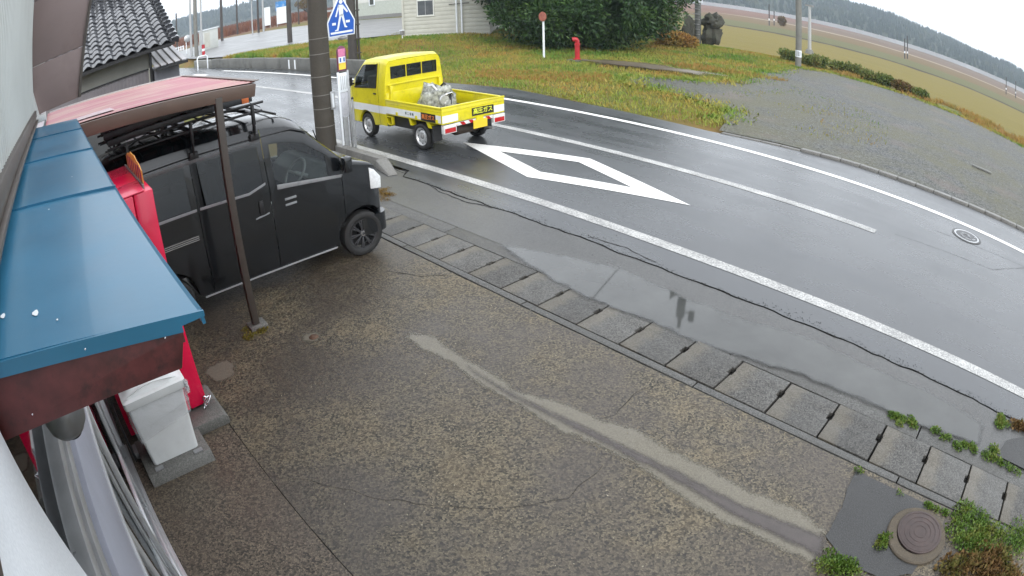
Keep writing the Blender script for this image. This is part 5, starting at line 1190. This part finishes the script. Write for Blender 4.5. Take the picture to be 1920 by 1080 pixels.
spole('street_pole', 'dark pole standing on the far edge of the side road behind the white cabinet', -75.1,23.4,.5,9,.2,M_POLE2)
spole('street_pole', 'thin dark pole with a white lamp globe beyond the side road', -91.7,31.2,.5,9,.16,M_POLE2)
t = spole('lamp_post', 'slim lamp post with small head beyond the side road', -72.6,26.7,.5,4.6,.1,M_GALV); MB().box(-72.9,-72.3,26.4,27.0,5.05,5.2).build('lamp_head', M_GALV, t)
spole('street_pole', 'left one of two close poles right of the slim lamp post', -74.4,28.2,.5,8,.15,M_POLE2); spole('street_pole', 'right one of two close poles right of the slim lamp post', -73.9,28.7,.5,8,.15,M_GALV)
spole('street_pole', 'thick dark pole on the near kerb of the side road', -39.6,17.3,.5,9,.19,M_POLE2); spole('street_pole', 'thin pole far behind the thick dark pole near the bare tree', -78.6,35.8,.5,7,.1,M_POLE2)
bsg = thing('direction_sign', 'small blue direction sign on posts beyond the side road', 'road sign', (-96.7,40.9,.5)); MB().box(-96.8,-96.6,39.9,42.0,3.0,4.6).build('board', mat('direction_blue', (.03,.2,.5), .4, .2, 1.5, dirt=(.6,.65,.7), dscale=2, damt=.6), bsg)
for y in (40.3,41.6): MB().tube([(-96.85,y,.3),(-96.85,y,4)], .09, 6).build('post', M_POLE2, bsg)
for x, y, w, h, lab in ((-91.1,36.1,1.0,3.0,'narrow white roadside banner left of the thick dark pole'),(-86.0,36.6,2.0,2.6,'wide white roadside board beside the thick dark pole')):
    t = thing('white_board', lab, 'board', (x,y,.5)); MB().box(x-.06,x+.06,y-w/2,y+w/2,.9,.9+h).build('board', M_SIGNWHITE, t); MB().box(x-.04,x+.04,y-w/2,y-w/2+.08,.3,.9).build('leg', M_GALV, t); MB().box(x-.04,x+.04,y+w/2-.08,y+w/2,.3,.9).build('leg', M_GALV, t)
cbx = thing('white_cabinet', 'large white roadside cabinet beside the cluster of poles up the road', 'cabinet', (-60.5,17.4,.5)); MB().box(-61.2,-59.8,16.5,18.2,.55,2.6).build('body', M_CLAD, cbx, bevel=.03); MB().box(-59.8,-59.77,16.7,17.3,.8,2.3).build('door', M_HUTW, cbx); MB().box(-61.3,-59.7,16.4,18.3,2.6,2.7).build('lid', M_SIGNWHITE, cbx)
rpz = thing('red_marker', 'small red and white marker post at the foot of the cabinet', 'marker', (-49.7,13.75,.5)); MB().tube([(-49.7,13.75,.4),(-49.7,13.75,1.5)], .14, 8).build('post', M_HYD, rpz, smooth=60); MB().lathe([(.145,.95),(.145,1.15)], (-49.7,13.75,0), 'z', 10).build('band', M_SIGNWHITE, rpz)
rm = thing('road_mirror', 'round grey traffic mirror on a white post left of the pole cluster', 'mirror', (-63.4,15.6,.5)); MB().tube([(-63.4,15.6,.3),(-63.4,15.6,2.4)], .05, 8).build('post', M_SIGNWHITE, rm); MB().lathe([(0,.06),(.35,.04),(.4,0),(.4,-.05)], (-63.3,15.75,2.2), 'x', 20).build('mirror', M_GALV, rm, smooth=40)
fn = thing('white_fence', 'short white picket fence left of the pole cluster up the road', 'fence', (-79,17.4,.5))
for k in range(9): MB().box(-79.05,-78.95,16.2+.34*k,16.34+.34*k,.5,1.2).build('picket', M_SIGNWHITE, fn)
for z in (.7,1.05): MB().box(-78.95,-78.92,16.2,19.1,z,z+.08).build('rail', M_SIGNWHITE, fn)
# long grey wall of the railway below the wooded ridge
rwl = thing('railway_wall', 'long pale grey railway wall at the foot of the wooded hills', 'wall', (-100, 330, -3))
b = MB(); b.box(-420, 320, 330, 331, -3.5, -.9); b.build('wall', mat('pale_rail_concrete', (.42,.43,.44), .8, .12, .05), rwl)
b = MB()
for i in range(150): b.box(-420+5*i, -419.6+5*i, 329.8, 330, -3.5, -.6)
o = b.build('wall_posts', M_GALV, rwl); o['kind'] = 'stuff'

# ================================================================== HILLS AND VEGETATION
def leafmat(name, stops, scale, rough=.6, trans=.25):
    m, nt, b = newmat(name); v = posn(nt)
    n = noisef(nt, v, scale, 5, .65); n2 = noisef(nt, v, scale*9, 3)
    r = ramp(nt, mixc(nt, .35, n, n2), stops)
    nt.links.new(r.outputs[0], b.inputs['Base Color']); setp(b, Roughness=rough, Specular_IOR_Level=.3)
    return m
M_FOREST = leafmat('cedar_forest', [(.36,(.006,.014,.009)),(.5,(.015,.03,.017)),(.64,(.045,.052,.022))], .035, .8)
M_HILL = leafmat('wooded_hillside', [(.3,(.015,.025,.012)),(.7,(.035,.045,.02))], .03, .9)
M_EVER = leafmat('evergreen_leaves', [(.36,(.007,.022,.009)),(.5,(.026,.065,.018)),(.62,(.08,.14,.03))], 1.3, .5)
M_GRASS = leafmat('verge_grass', [(.33,(.38,.15,.04)),(.42,(.32,.24,.055)),(.5,(.22,.25,.04)),(.58,(.09,.19,.022))], .3, .7)
M_DRY = leafmat('dry_orange_grass', [(.32,(.26,.11,.03)),(.5,(.3,.19,.05)),(.64,(.2,.19,.04))], .9, .8)
M_WEED = leafmat('green_weeds', [(.34,(.035,.08,.012)),(.5,(.09,.16,.022)),(.64,(.17,.17,.04))], 5, .55)
M_WEEDDRY = leafmat('withered_weeds', [(.32,(.07,.035,.014)),(.48,(.14,.08,.028)),(.6,(.1,.1,.022))], 4, .8)
M_BUSH = leafmat('field_bushes', [(.36,(.055,.095,.02)),(.5,(.12,.155,.035)),(.62,(.24,.19,.07))], 1.4, .7)
def tri_mesh(name, V, F, m, parent=None, kind=None, smooth=False):
    me = bpy.data.meshes.new(name); V = np.asarray(V, np.float32); F = np.asarray(F, np.int32); k = F.shape[1]
    me.vertices.add(len(V)); me.vertices.foreach_set('co', V.ravel()); me.loops.add(F.size); me.loops.foreach_set('vertex_index', F.ravel())
    me.polygons.add(len(F)); me.polygons.foreach_set('loop_start', np.arange(0, F.size, k, dtype=np.int32)); me.update(calc_edges=True); me.materials.append(m)
    o = bpy.data.objects.new(name, me); COL.objects.link(o)
    if parent: o.parent = parent
    if kind: o['kind'] = kind
    return o
def ridge(name, p0, p1, width, hfun, zb, nt_=40, nc=10, ntree=5000, th=(4, 7), seed=1):
    """long wooded hill: crest from p0 to p1, foot towards the camera"""
    p0, p1 = np.array(p0, float), np.array(p1, float); d = (p1-p0); Lr = np.hypot(*d); d /= Lr; nrm = np.array([d[1], -d[0]])
    if nrm @ (-(p0+p1)/2) < 0: nrm = -nrm
    def pos(s, t):    # s along 0..1, t across -1 (back) .. 1 (front foot)
        q = p0+d*Lr*s+nrm*width*t; h = hfun(s)*math.cos(min(1, abs(t))*math.pi/2)**1.1*(1+.18*mnoise.noise((q[0]*.012, q[1]*.012, seed)))
        return (q[0], q[1], zb+h)
    vs = [pos(i/nt_, -1+2*j/nc) for i in range(nt_+1) for j in range(nc+1)]
    o = tri_mesh(name, vs, [(i*(nc+1)+j, i*(nc+1)+j+1, (i+1)*(nc+1)+j+1, (i+1)*(nc+1)+j) for i in range(nt_) for j in range(nc)], M_HILL); struct(o)
    r = np.random.default_rng(seed); V = []; F = []
    for _ in range(ntree):
        s, t = r.random(), r.random()*1.05-.12
        x, y, z = pos(s, t); h = r.uniform(*th)*(.7+.6*abs(mnoise.noise((x*.03, y*.03, 9)))); w = h*r.uniform(.22,.36); k = len(V); a0 = r.random()*6
        for lv, (rr, zz) in enumerate(((1,0),(.72,.42),(.75,.40),(.1,1))):
            V += [(x+w*rr*math.cos(a0+q*math.pi/2.5)*r.uniform(.8,1.2), y+w*rr*math.sin(a0+q*math.pi/2.5)*r.uniform(.8,1.2), z-.3+h*zz) for q in range(5)]
        for lv in (0, 2): F += [(k+lv*5+q, k+lv*5+(q+1) % 5, k+lv*5+5+(q+1) % 5, k+lv*5+5+q) for q in range(5)]
    o = tri_mesh('forest', V, F, M_FOREST, kind='stuff'); return o
o = ridge('wooded_hill', (-560, 560), (420, 640), 215, lambda s: 15.5+16*max(0, (.6-s))*2+1.8*math.sin(s*19), -4.5, 60, 12, 9000, (4, 7), 3)
o['label'] = 'dark conifer forest covering the near ridge on the right'; o['category'] = 'forest'
o = ridge('far_hill', (-500, 1050), (700, 1000), 180, lambda s: 27+6*math.sin(s*9+1), -6, 40, 8, 2500, (7, 10), 5)
o['label'] = 'hazy forest on the far ridge behind the near one'; o['category'] = 'forest'
o = ridge('left_hill', (-760, 40), (-560, 420), 150, lambda s: 19+4*math.sin(s*8+.6)*(.4+s), -1, 40, 10, 3500, (4, 7), 8)
o['label'] = 'hazy forest on the hill up the road at left'; o['category'] = 'forest'
def inpoly(P_, poly):
    x, y = P_[:, 0], P_[:, 1]; ins = np.zeros(len(P_), bool); j = len(poly)-1
    for i in range(len(poly)):
        xi, yi = poly[i]; xj, yj = poly[j]
        c = ((yi > y) != (yj > y)) & (x < (xj-xi)*(y-yi)/(yj-yi+1e-12)+xi); ins ^= c; j = i
    return ins
def terr_np(x, y): return np.array([terr(a, b) for a, b in zip(x, y)])
def blades(name, poly, n, h, w, m, label, excl=(), z=None, lean=.5, clump=0, seed=1, cat='grass'):
    r = np.random.default_rng(seed); P_ = np.array(poly); lo, hi = P_.min(0), P_.max(0)
    pts = lo+(hi-lo)*r.random((n*2, 2)); pts = pts[inpoly(pts, poly)]
    for e in excl: pts = pts[~inpoly(pts, e)]
    pts = pts[:n]
    if clump:
        k = np.array([mnoise.noise((a*clump, b*clump, seed)) for a, b in pts]); pts = pts[k > -.05]
    n = len(pts); zz = terr_np(pts[:, 0], pts[:, 1])+.02 if z is None else np.full(n, z)
    a = r.random(n)*2*np.pi; H_ = r.uniform(h[0], h[1], n); Wd = r.uniform(w[0], w[1], n); la = r.random(n)*2*np.pi; ll = H_*lean*r.random(n)
    dx, dy = np.cos(a)*Wd/2, np.sin(a)*Wd/2
    V = np.empty((n, 4, 3), np.float32)
    V[:, 0] = np.stack([pts[:, 0]-dx, pts[:, 1]-dy, zz-.01], 1); V[:, 1] = np.stack([pts[:, 0]+dx, pts[:, 1]+dy, zz-.01], 1)
    V[:, 2] = np.stack([pts[:, 0]+dx*.7+np.cos(la)*ll*.4, pts[:, 1]+dy*.7+np.sin(la)*ll*.4, zz+H_*.6], 1); V[:, 3] = np.stack([pts[:, 0]+np.cos(la)*ll, pts[:, 1]+np.sin(la)*ll, zz+H_], 1)
    I = np.arange(n)*4; F = np.concatenate([np.stack([I, I+1, I+2], 1), np.stack([I, I+2, I+3], 1)])
    o = tri_mesh(name, V.reshape(-1, 3), F, m, kind='stuff'); o['label'] = label; o['category'] = cat; return o
mud = blob(-13.5, 19.6, 2.3, .5, 60, .4, 2, .25)
VERGE = [(-6.7,12.45),(-8.5,12.15),(-10.5,12.25),(-13.2,12.55),(-16,12.2),(-20,12.1),(-24,13.5),(-30,18),(-34,24),(-20,32),(-13,37),(-9,34),(-6,30)]
blades('verge_grass', VERGE, 80000, (.04,.12), (.015,.035), M_GRASS, 'patchy green and orange grass on the verge across the road', [GLw, mud], lean=1.0, seed=2)
blades('dry_grass', blob(-14.6, 15.0, 2.2, 1.2, 30, .5, 7, .5), 3800, (.04,.12), (.015,.03), M_DRY, 'orange withered grass patch left of the hydrant', [mud], lean=1.2, seed=3)
blades('dry_grass', blob(-11.9, 21.8, 2.2, .8, 30, .5, 9, .3), 1300, (.08,.22), (.015,.03), M_DRY, 'golden withered grass along the back of the wet patch', [mud], lean=.9, seed=4)
blades('bank_grass', [(-42,12.2),(-21,12.2),(-22,14),(-27,18),(-34,16.4),(-39.5,12.4)], 26000, (.1,.28), (.03,.06), M_GRASS, 'rough grass bank above the retaining wall', z=None, lean=.9, seed=5)
blades('lot_edge_grass', [(-9.8,30.6),(-5.2,30.3),(-2,29.8),(1.4,28.6),(8,27.6),(14,27.4),(14,31),(4,32),(-4,34.5),(-9,36)], 14000, (.1,.32), (.02,.05), M_DRY, 'dry orange grass along the far edge of the gravel lot', z=None, lean=.9, clump=.5, seed=6)
blades('gravel_weeds', [(-8,13),(-6.2,13),(-3,14.5),(-4,20),(-9,22),(-10,26),(-11,28)], 2500, (.02,.07), (.01,.03), M_GRASS, 'sparse weeds in the gravel lot', z=.035, clump=.6, seed=7)
r_ = np.random.default_rng(9); ge = np.array(GLw); ge = ge[(ge[:,1] > 12.9) & (ge[:,0] < 4)]; q_ = ge[r_.integers(0, len(ge), 9000)]+r_.normal(size=(9000,2))*.32
nb = len(q_); hh = r_.uniform(.03,.12,nb); an = r_.random(nb)*6.28; V = np.empty((nb,3,3)); wd = r_.uniform(.01,.03,nb)
V[:,0] = np.stack([q_[:,0]-np.cos(an)*wd, q_[:,1]-np.sin(an)*wd, np.full(nb,.02)],1); V[:,1] = np.stack([q_[:,0]+np.cos(an)*wd, q_[:,1]+np.sin(an)*wd, np.full(nb,.02)],1); V[:,2] = np.stack([q_[:,0]+r_.normal(size=nb)*.06, q_[:,1]+r_.normal(size=nb)*.06, .035+hh],1)
o = tri_mesh('edge_grass', V.reshape(-1,3), np.arange(nb*3).reshape(-1,3), M_GRASS, kind='stuff'); o['label'] = 'thin grass creeping over the edge of the gravel lot'; o['category'] = 'grass'
# loose stones on the lot
r_ = np.random.default_rng(5); pts = np.stack([r_.uniform(-7,6,5200), 12.9+14*r_.random(5200)**1.5], 1); pts = pts[inpoly(pts, GLw)]
n = len(pts); sz = r_.uniform(.01,.03,n); V = np.empty((n,4,3)); ang = r_.random(n)*6.28
for k in range(3): V[:,k] = np.stack([pts[:,0]+sz*np.cos(ang+k*2.1), pts[:,1]+sz*np.sin(ang+k*2.1)*.8, np.full(n,.03)], 1)
V[:,3] = np.stack([pts[:,0], pts[:,1], .035+sz*.7], 1); I = np.arange(n)*4
o = tri_mesh('loose_stones', V.reshape(-1,3), np.concatenate([np.stack([I+a,I+b,I+3],1) for a,b in ((0,1),(1,2),(2,0))]), mat('grey_stones', (.17,.175,.17), .7, .6, 25), kind='stuff'); o['label'] = 'loose grey stones scattered over the gravel lot'; o['category'] = 'gravel'
tag(MB().box(-.6,.1,17.2,17.35,.036,.09).build('timber_scrap', mat('grey_timber', (.16,.16,.15), .8, .2, 10), bevel=.01), 'short grey piece of timber lying on the gravel lot', 'timber')
def leaves(name, centres, n, size, m, parent=None, kind=None, spread=1.0, seed=1, up=.0, elong=2.2):
    """n leaf faces gathered round clump centres (x,y,z,r,rz)"""
    r = np.random.default_rng(seed); C_ = np.array(centres); w = C_[:, 3]**2; w /= w.sum(); idx = r.choice(len(C_), n, p=w)
    d = r.normal(size=(n,3)); d /= np.linalg.norm(d, axis=1)[:, None]; rad = r.random(n)**.45
    c = C_[idx]; P0 = c[:, :3]+d*rad[:, None]*np.stack([c[:,3],c[:,3],c[:,4]],1)*spread
    out = d+r.normal(size=(n,3))*.7; out[:, 2] += up; out /= np.linalg.norm(out, axis=1)[:, None]
    side = np.cross(out, r.normal(size=(n,3))); side /= np.linalg.norm(side, axis=1)[:, None]
    s = r.uniform(size[0], size[1], n)[:, None]; V = np.empty((n,4,3)); V[:,0] = P0; V[:,1] = P0+out*s*.5+side*s/elong*.5; V[:,2] = P0+out*s; V[:,3] = P0+out*s*.5-side*s/elong*.5
    keep = V[:, :, 2].min(1) > -3
    V = V[keep]; I = np.arange(len(V))*4
    return tri_mesh(name, V.reshape(-1,3), np.stack([I,I+1,I+2,I+3],1), m, parent, kind)
# big evergreen
ev = thing('evergreen_tree', 'big dense dark evergreen tree with drooping crown behind the hydrant', 'tree', (-20.5, 23.8, 0))
r_ = np.random.default_rng(11); cl = []; TC = np.array((-20.5,23.8,3.3))
core = []
for _ in range(300):
    d = r_.normal(size=3); d /= np.linalg.norm(d); q = TC+d*np.array((5.1,5.1,3.5))*(.72+.28*r_.random())
    if q[2] < .25: q[2] = .25+r_.random()*.5
    cl.append((q[0]-TC[0]+0, q[1]-TC[1], q[2], r_.uniform(.5,1.05), r_.uniform(.35,.8)))
leaves('crown', cl, 75000, (.12,.3), M_EVER, ev, seed=12, up=.15, elong=2.8)
b = MB(); ni, nj = 10, 18; vs = []
for i in range(ni+1):
    th = math.pi*i/ni-math.pi/2
    for j in range(nj):
        a = 2*math.pi*j/nj; k = 1+.25*mnoise.noise((2*math.cos(a)*math.cos(th), 2*math.sin(a)*math.cos(th), 2*math.sin(th))); vs.append((TC[0]+3.5*k*math.cos(a)*math.cos(th), TC[1]+3.5*k*math.sin(a)*math.cos(th), max(.2, TC[2]+2.9*k*math.sin(th))))
b.add(vs, [(i*nj+j, i*nj+(j+1) % nj, (i+1)*nj+(j+1) % nj, (i+1)*nj+j) for i in range(ni) for j in range(nj)]); b.build('inner_crown', M_EVER, ev, smooth=30)
tk = MB().tube([(-20.5,23.8,-.1),(-20.45,23.85,1.2),(-20.5,23.8,3.5),(-20.4,23.9,5.5)], [.38,.3,.24,.1], 10)
for k in range(7):
    a = k*.9; tk.tube([(-20.5,23.8,.8+.5*k),(-20.5+1.4*math.cos(a),23.8+1.4*math.sin(a),1.2+.55*k),(-20.5+2.8*math.cos(a),23.8+2.8*math.sin(a),1.6+.55*k)], [.12,.08,.03], 6)
tk.build('trunk', mat('bark', (.06,.045,.035), .9, .3, 8, bumpd=.03, bscale=10), ev, smooth=50)
gb = thing('golden_bush', 'low golden-brown bush under the right edge of the evergreen', 'bush', (-18.2, 29.0, 0)); leaves('foliage', [(0,0,.35,.9,.5),(.6,.3,.3,.6,.4),(-.6,-.2,.3,.6,.4)], 5000, (.06,.16), M_DRY, gb, seed=14, up=.4)
# weeds and bushes on the bank behind the gravel lot, one object per bush
for k, (x, y, s_, lab) in enumerate(((-12.6,32.5,.7,'leafy green bush just left of the concrete pole'),(-10.9,32.0,.8,'leafy bush just right of the concrete pole'),(-9.6,33.0,.85,'tallest green bush on the bank behind the gravel lot'),(-8.2,32.6,.75,'third bush from the concrete pole along the bank'),(-6.9,32.4,.7,'pale-topped bush in the middle of the bank'),(-5.6,31.6,.6,'brownish bush before the right end of the bank'),(-4.5,31.3,.5,'bright green bush at the right end of the bank'))):
    t = thing('bank_bush', lab, 'bush', (x, y, terr(x,y)), group='bushes on the bank')
    rr = np.random.default_rng(30+k); leaves('foliage', [(rr.normal()*.5*s_, rr.normal()*.4*s_, .2+.3*s_*rr.random(), .35*s_+.15, .35*s_) for _ in range(9)], 3200, (.07,.18), M_BUSH if k != 5 else M_WEEDDRY, t, seed=40+k, up=.5, elong=1.7)
    st_ = MB()
    for q in range(5): st_.tube([(x+rr.normal()*.2,y+rr.normal()*.2,terr(x,y)-.05),(x+rr.normal()*.3,y+rr.normal()*.3,terr(x,y)+.6*s_+.2)], .012, 4)
    st_.build('stems', M_WEEDDRY, t)
fb = thing('field_bush', 'small bare bush beside the banded poles in the fields', 'bush', (-54.6,132.8,terr(-54,132))); leaves('foliage', [(0,0,1.2,1.0,1.1)], 1200, (.2,.5), M_WEEDDRY, fb, seed=60)
bt = thing('bare_tree', 'small bare brown tree beside the brown pole up the road', 'tree', (-105,50,.5)); bb = MB(); bb.tube([(-105,50,.3),(-105,50,1.6)], .18, 6)
rr = np.random.default_rng(61)
for k in range(16): a = rr.random()*6.28; bb.tube([(-105,50,1.2+.4*rr.random()),(-105+1.2*math.cos(a),50+1.2*math.sin(a),2.2+rr.random()),(-105+2.6*math.cos(a),50+2.6*math.sin(a),2.6+1.4*rr.random())], [.1,.06,.02], 5)
bb.build('trunk', M_POLE2, bt); leaves('crown', [(0,0,3.0,2.6,1.0)], 1500, (.2,.45), M_WEEDDRY, bt, seed=62)
# reeds up the valley
blades('reed_bed', [(-150,30),(-95,24),(-88,42),(-80,60),(-120,90),(-190,80)], 9000, (.6,1.6), (.15,.4), leafmat('red_brown_reeds', [(.3,(.1,.035,.022)),(.65,(.19,.085,.045))], .2, .9), 'red-brown reed bed beyond the side road', z=None, seed=63)
# weeds at our own feet
def weed(name, lab, cs, n, size, m, seed, cat='weeds', up=.25):
    cs = [(x, y, z*.6, r_*1.25, rz*.55) for x, y, z, r_, rz in cs]
    o = leaves(name, cs, n, size, m, None, 'stuff', seed=seed, up=up, elong=1.6); o['label'] = lab; o['category'] = cat; return o
rr = np.random.default_rng(70)
weed('weed_patch', 'dense green weeds right of the rusty manhole', [(.7+.85*rr.random(), 3.5+.42*rr.random(), .02+.03*rr.random(), .1, .05) for _ in range(30)], 5200, (.014,.035), M_WEED, 71)
weed('withered_weeds', 'withered brown weeds below the green patch by the manhole', [(.76+.8*rr.random(), 3.2+.34*rr.random(), .02+.02*rr.random(), .1, .04) for _ in range(26)], 3600, (.02,.06), M_WEEDDRY, 72, up=.2)
weed('weed_patch', 'green tuft at the corner of the asphalt patch near the bottom edge', [(-.22+.3*rr.random(), 2.74+.1*rr.random(), .02, .06, .05) for _ in range(12)], 1800, (.012,.03), M_WEED, 73)
weed('weed_patch', 'small tuft between asphalt patch and manhole ring', [(.12+.05*rr.random(), 3.05+.2*rr.random(), .02, .04, .035) for _ in range(8)], 900, (.012,.026), M_WEED, 74)
weed('weed_patch', 'grassy moss line along the gutter edge beside the puddle', [(-.35+1.15*t, 4.60+.05*t+.03*rr.normal(), .015, .035, .02) for t in rr.random(22)], 2400, (.012,.03), M_WEED, 75)
weed('weed_patch', 'yellow-green weeds ringing the dark road patch at right', [(.85+.1*rr.normal()*.4+.1*t, 4.62+.75*t, .015, .05, .025) for t in rr.random(14)]+[(.9+.45*t, 4.66-.05*t, .015, .04, .02) for t in rr.random(8)], 2000, (.014,.035), M_WEED, 76)
weed('withered_weeds', 'brown dry weeds at the end of the road crack', [(1.0+.5*t, 5.3+.12*t, .02, .06, .03) for t in rr.random(10)], 900, (.02,.05), M_WEEDDRY, 77)
weed('weed_patch', 'thin weeds in the joint by the lower gutter lip', [(.0+.75*t, 3.70+.03*t, .012, .03, .018) for t in rr.random(12)]+[(-.36,3.74,.01,.035,.02)], 1000, (.01,.024), M_WEED, 78)
weed('moss_tuft', 'yellow-green moss at the foot of the carport post', [(-5.42+.1*rr.normal()*.5, 1.62+.12*rr.normal()*.6, .01, .05, .015) for _ in range(9)], 1500, (.01,.022), leafmat('yellow_moss', [(.3,(.13,.1,.015)),(.7,(.2,.17,.03))], 9), 79, 'moss')
weed('moss_tuft', 'rusty-yellow moss patch on the shoulder ahead of the van', [(-7.9+.25*rr.normal()*.5, 4.75+.12*rr.normal()*.6, .006, .08, .01) for _ in range(12)], 1400, (.01,.02), leafmat('rust_moss', [(.3,(.14,.07,.012)),(.7,(.2,.13,.02))], 9), 80, 'moss')
weed('leaf_litter', 'fine pale leaf litter and grit on the forecourt', [(-4.6+4*a, .9+2.8*b_, .001, .4, .001) for a, b_ in rr.random((40, 2))], 700, (.008,.016), leafmat('litter', [(.3,(.2,.16,.09)),(.7,(.45,.42,.34))], 20), 81, 'litter', up=0)

# ------------------------------------------------------------------ damp air
hz = MB().box(-1650, 1400, -400, 1900, -14, 70).build('haze', None)
hm = bpy.data.materials.new('damp_air'); hm.use_nodes = True; t_ = hm.node_tree; t_.nodes.clear()
vo_ = t_.nodes.new('ShaderNodeVolumePrincipled'); vo_.inputs['Color'].default_value = (.76,.87,1,1); vo_.inputs['Density'].default_value = .00068; vo_.inputs['Anisotropy'].default_value = .3
oo = t_.nodes.new('ShaderNodeOutputMaterial'); t_.links.new(vo_.outputs[0], oo.inputs['Volume']); hz.data.materials.clear(); hz.data.materials.append(hm); hz['kind'] = 'stuff'; hz['label'] = 'damp haze over the valley'; hz['category'] = 'haze'
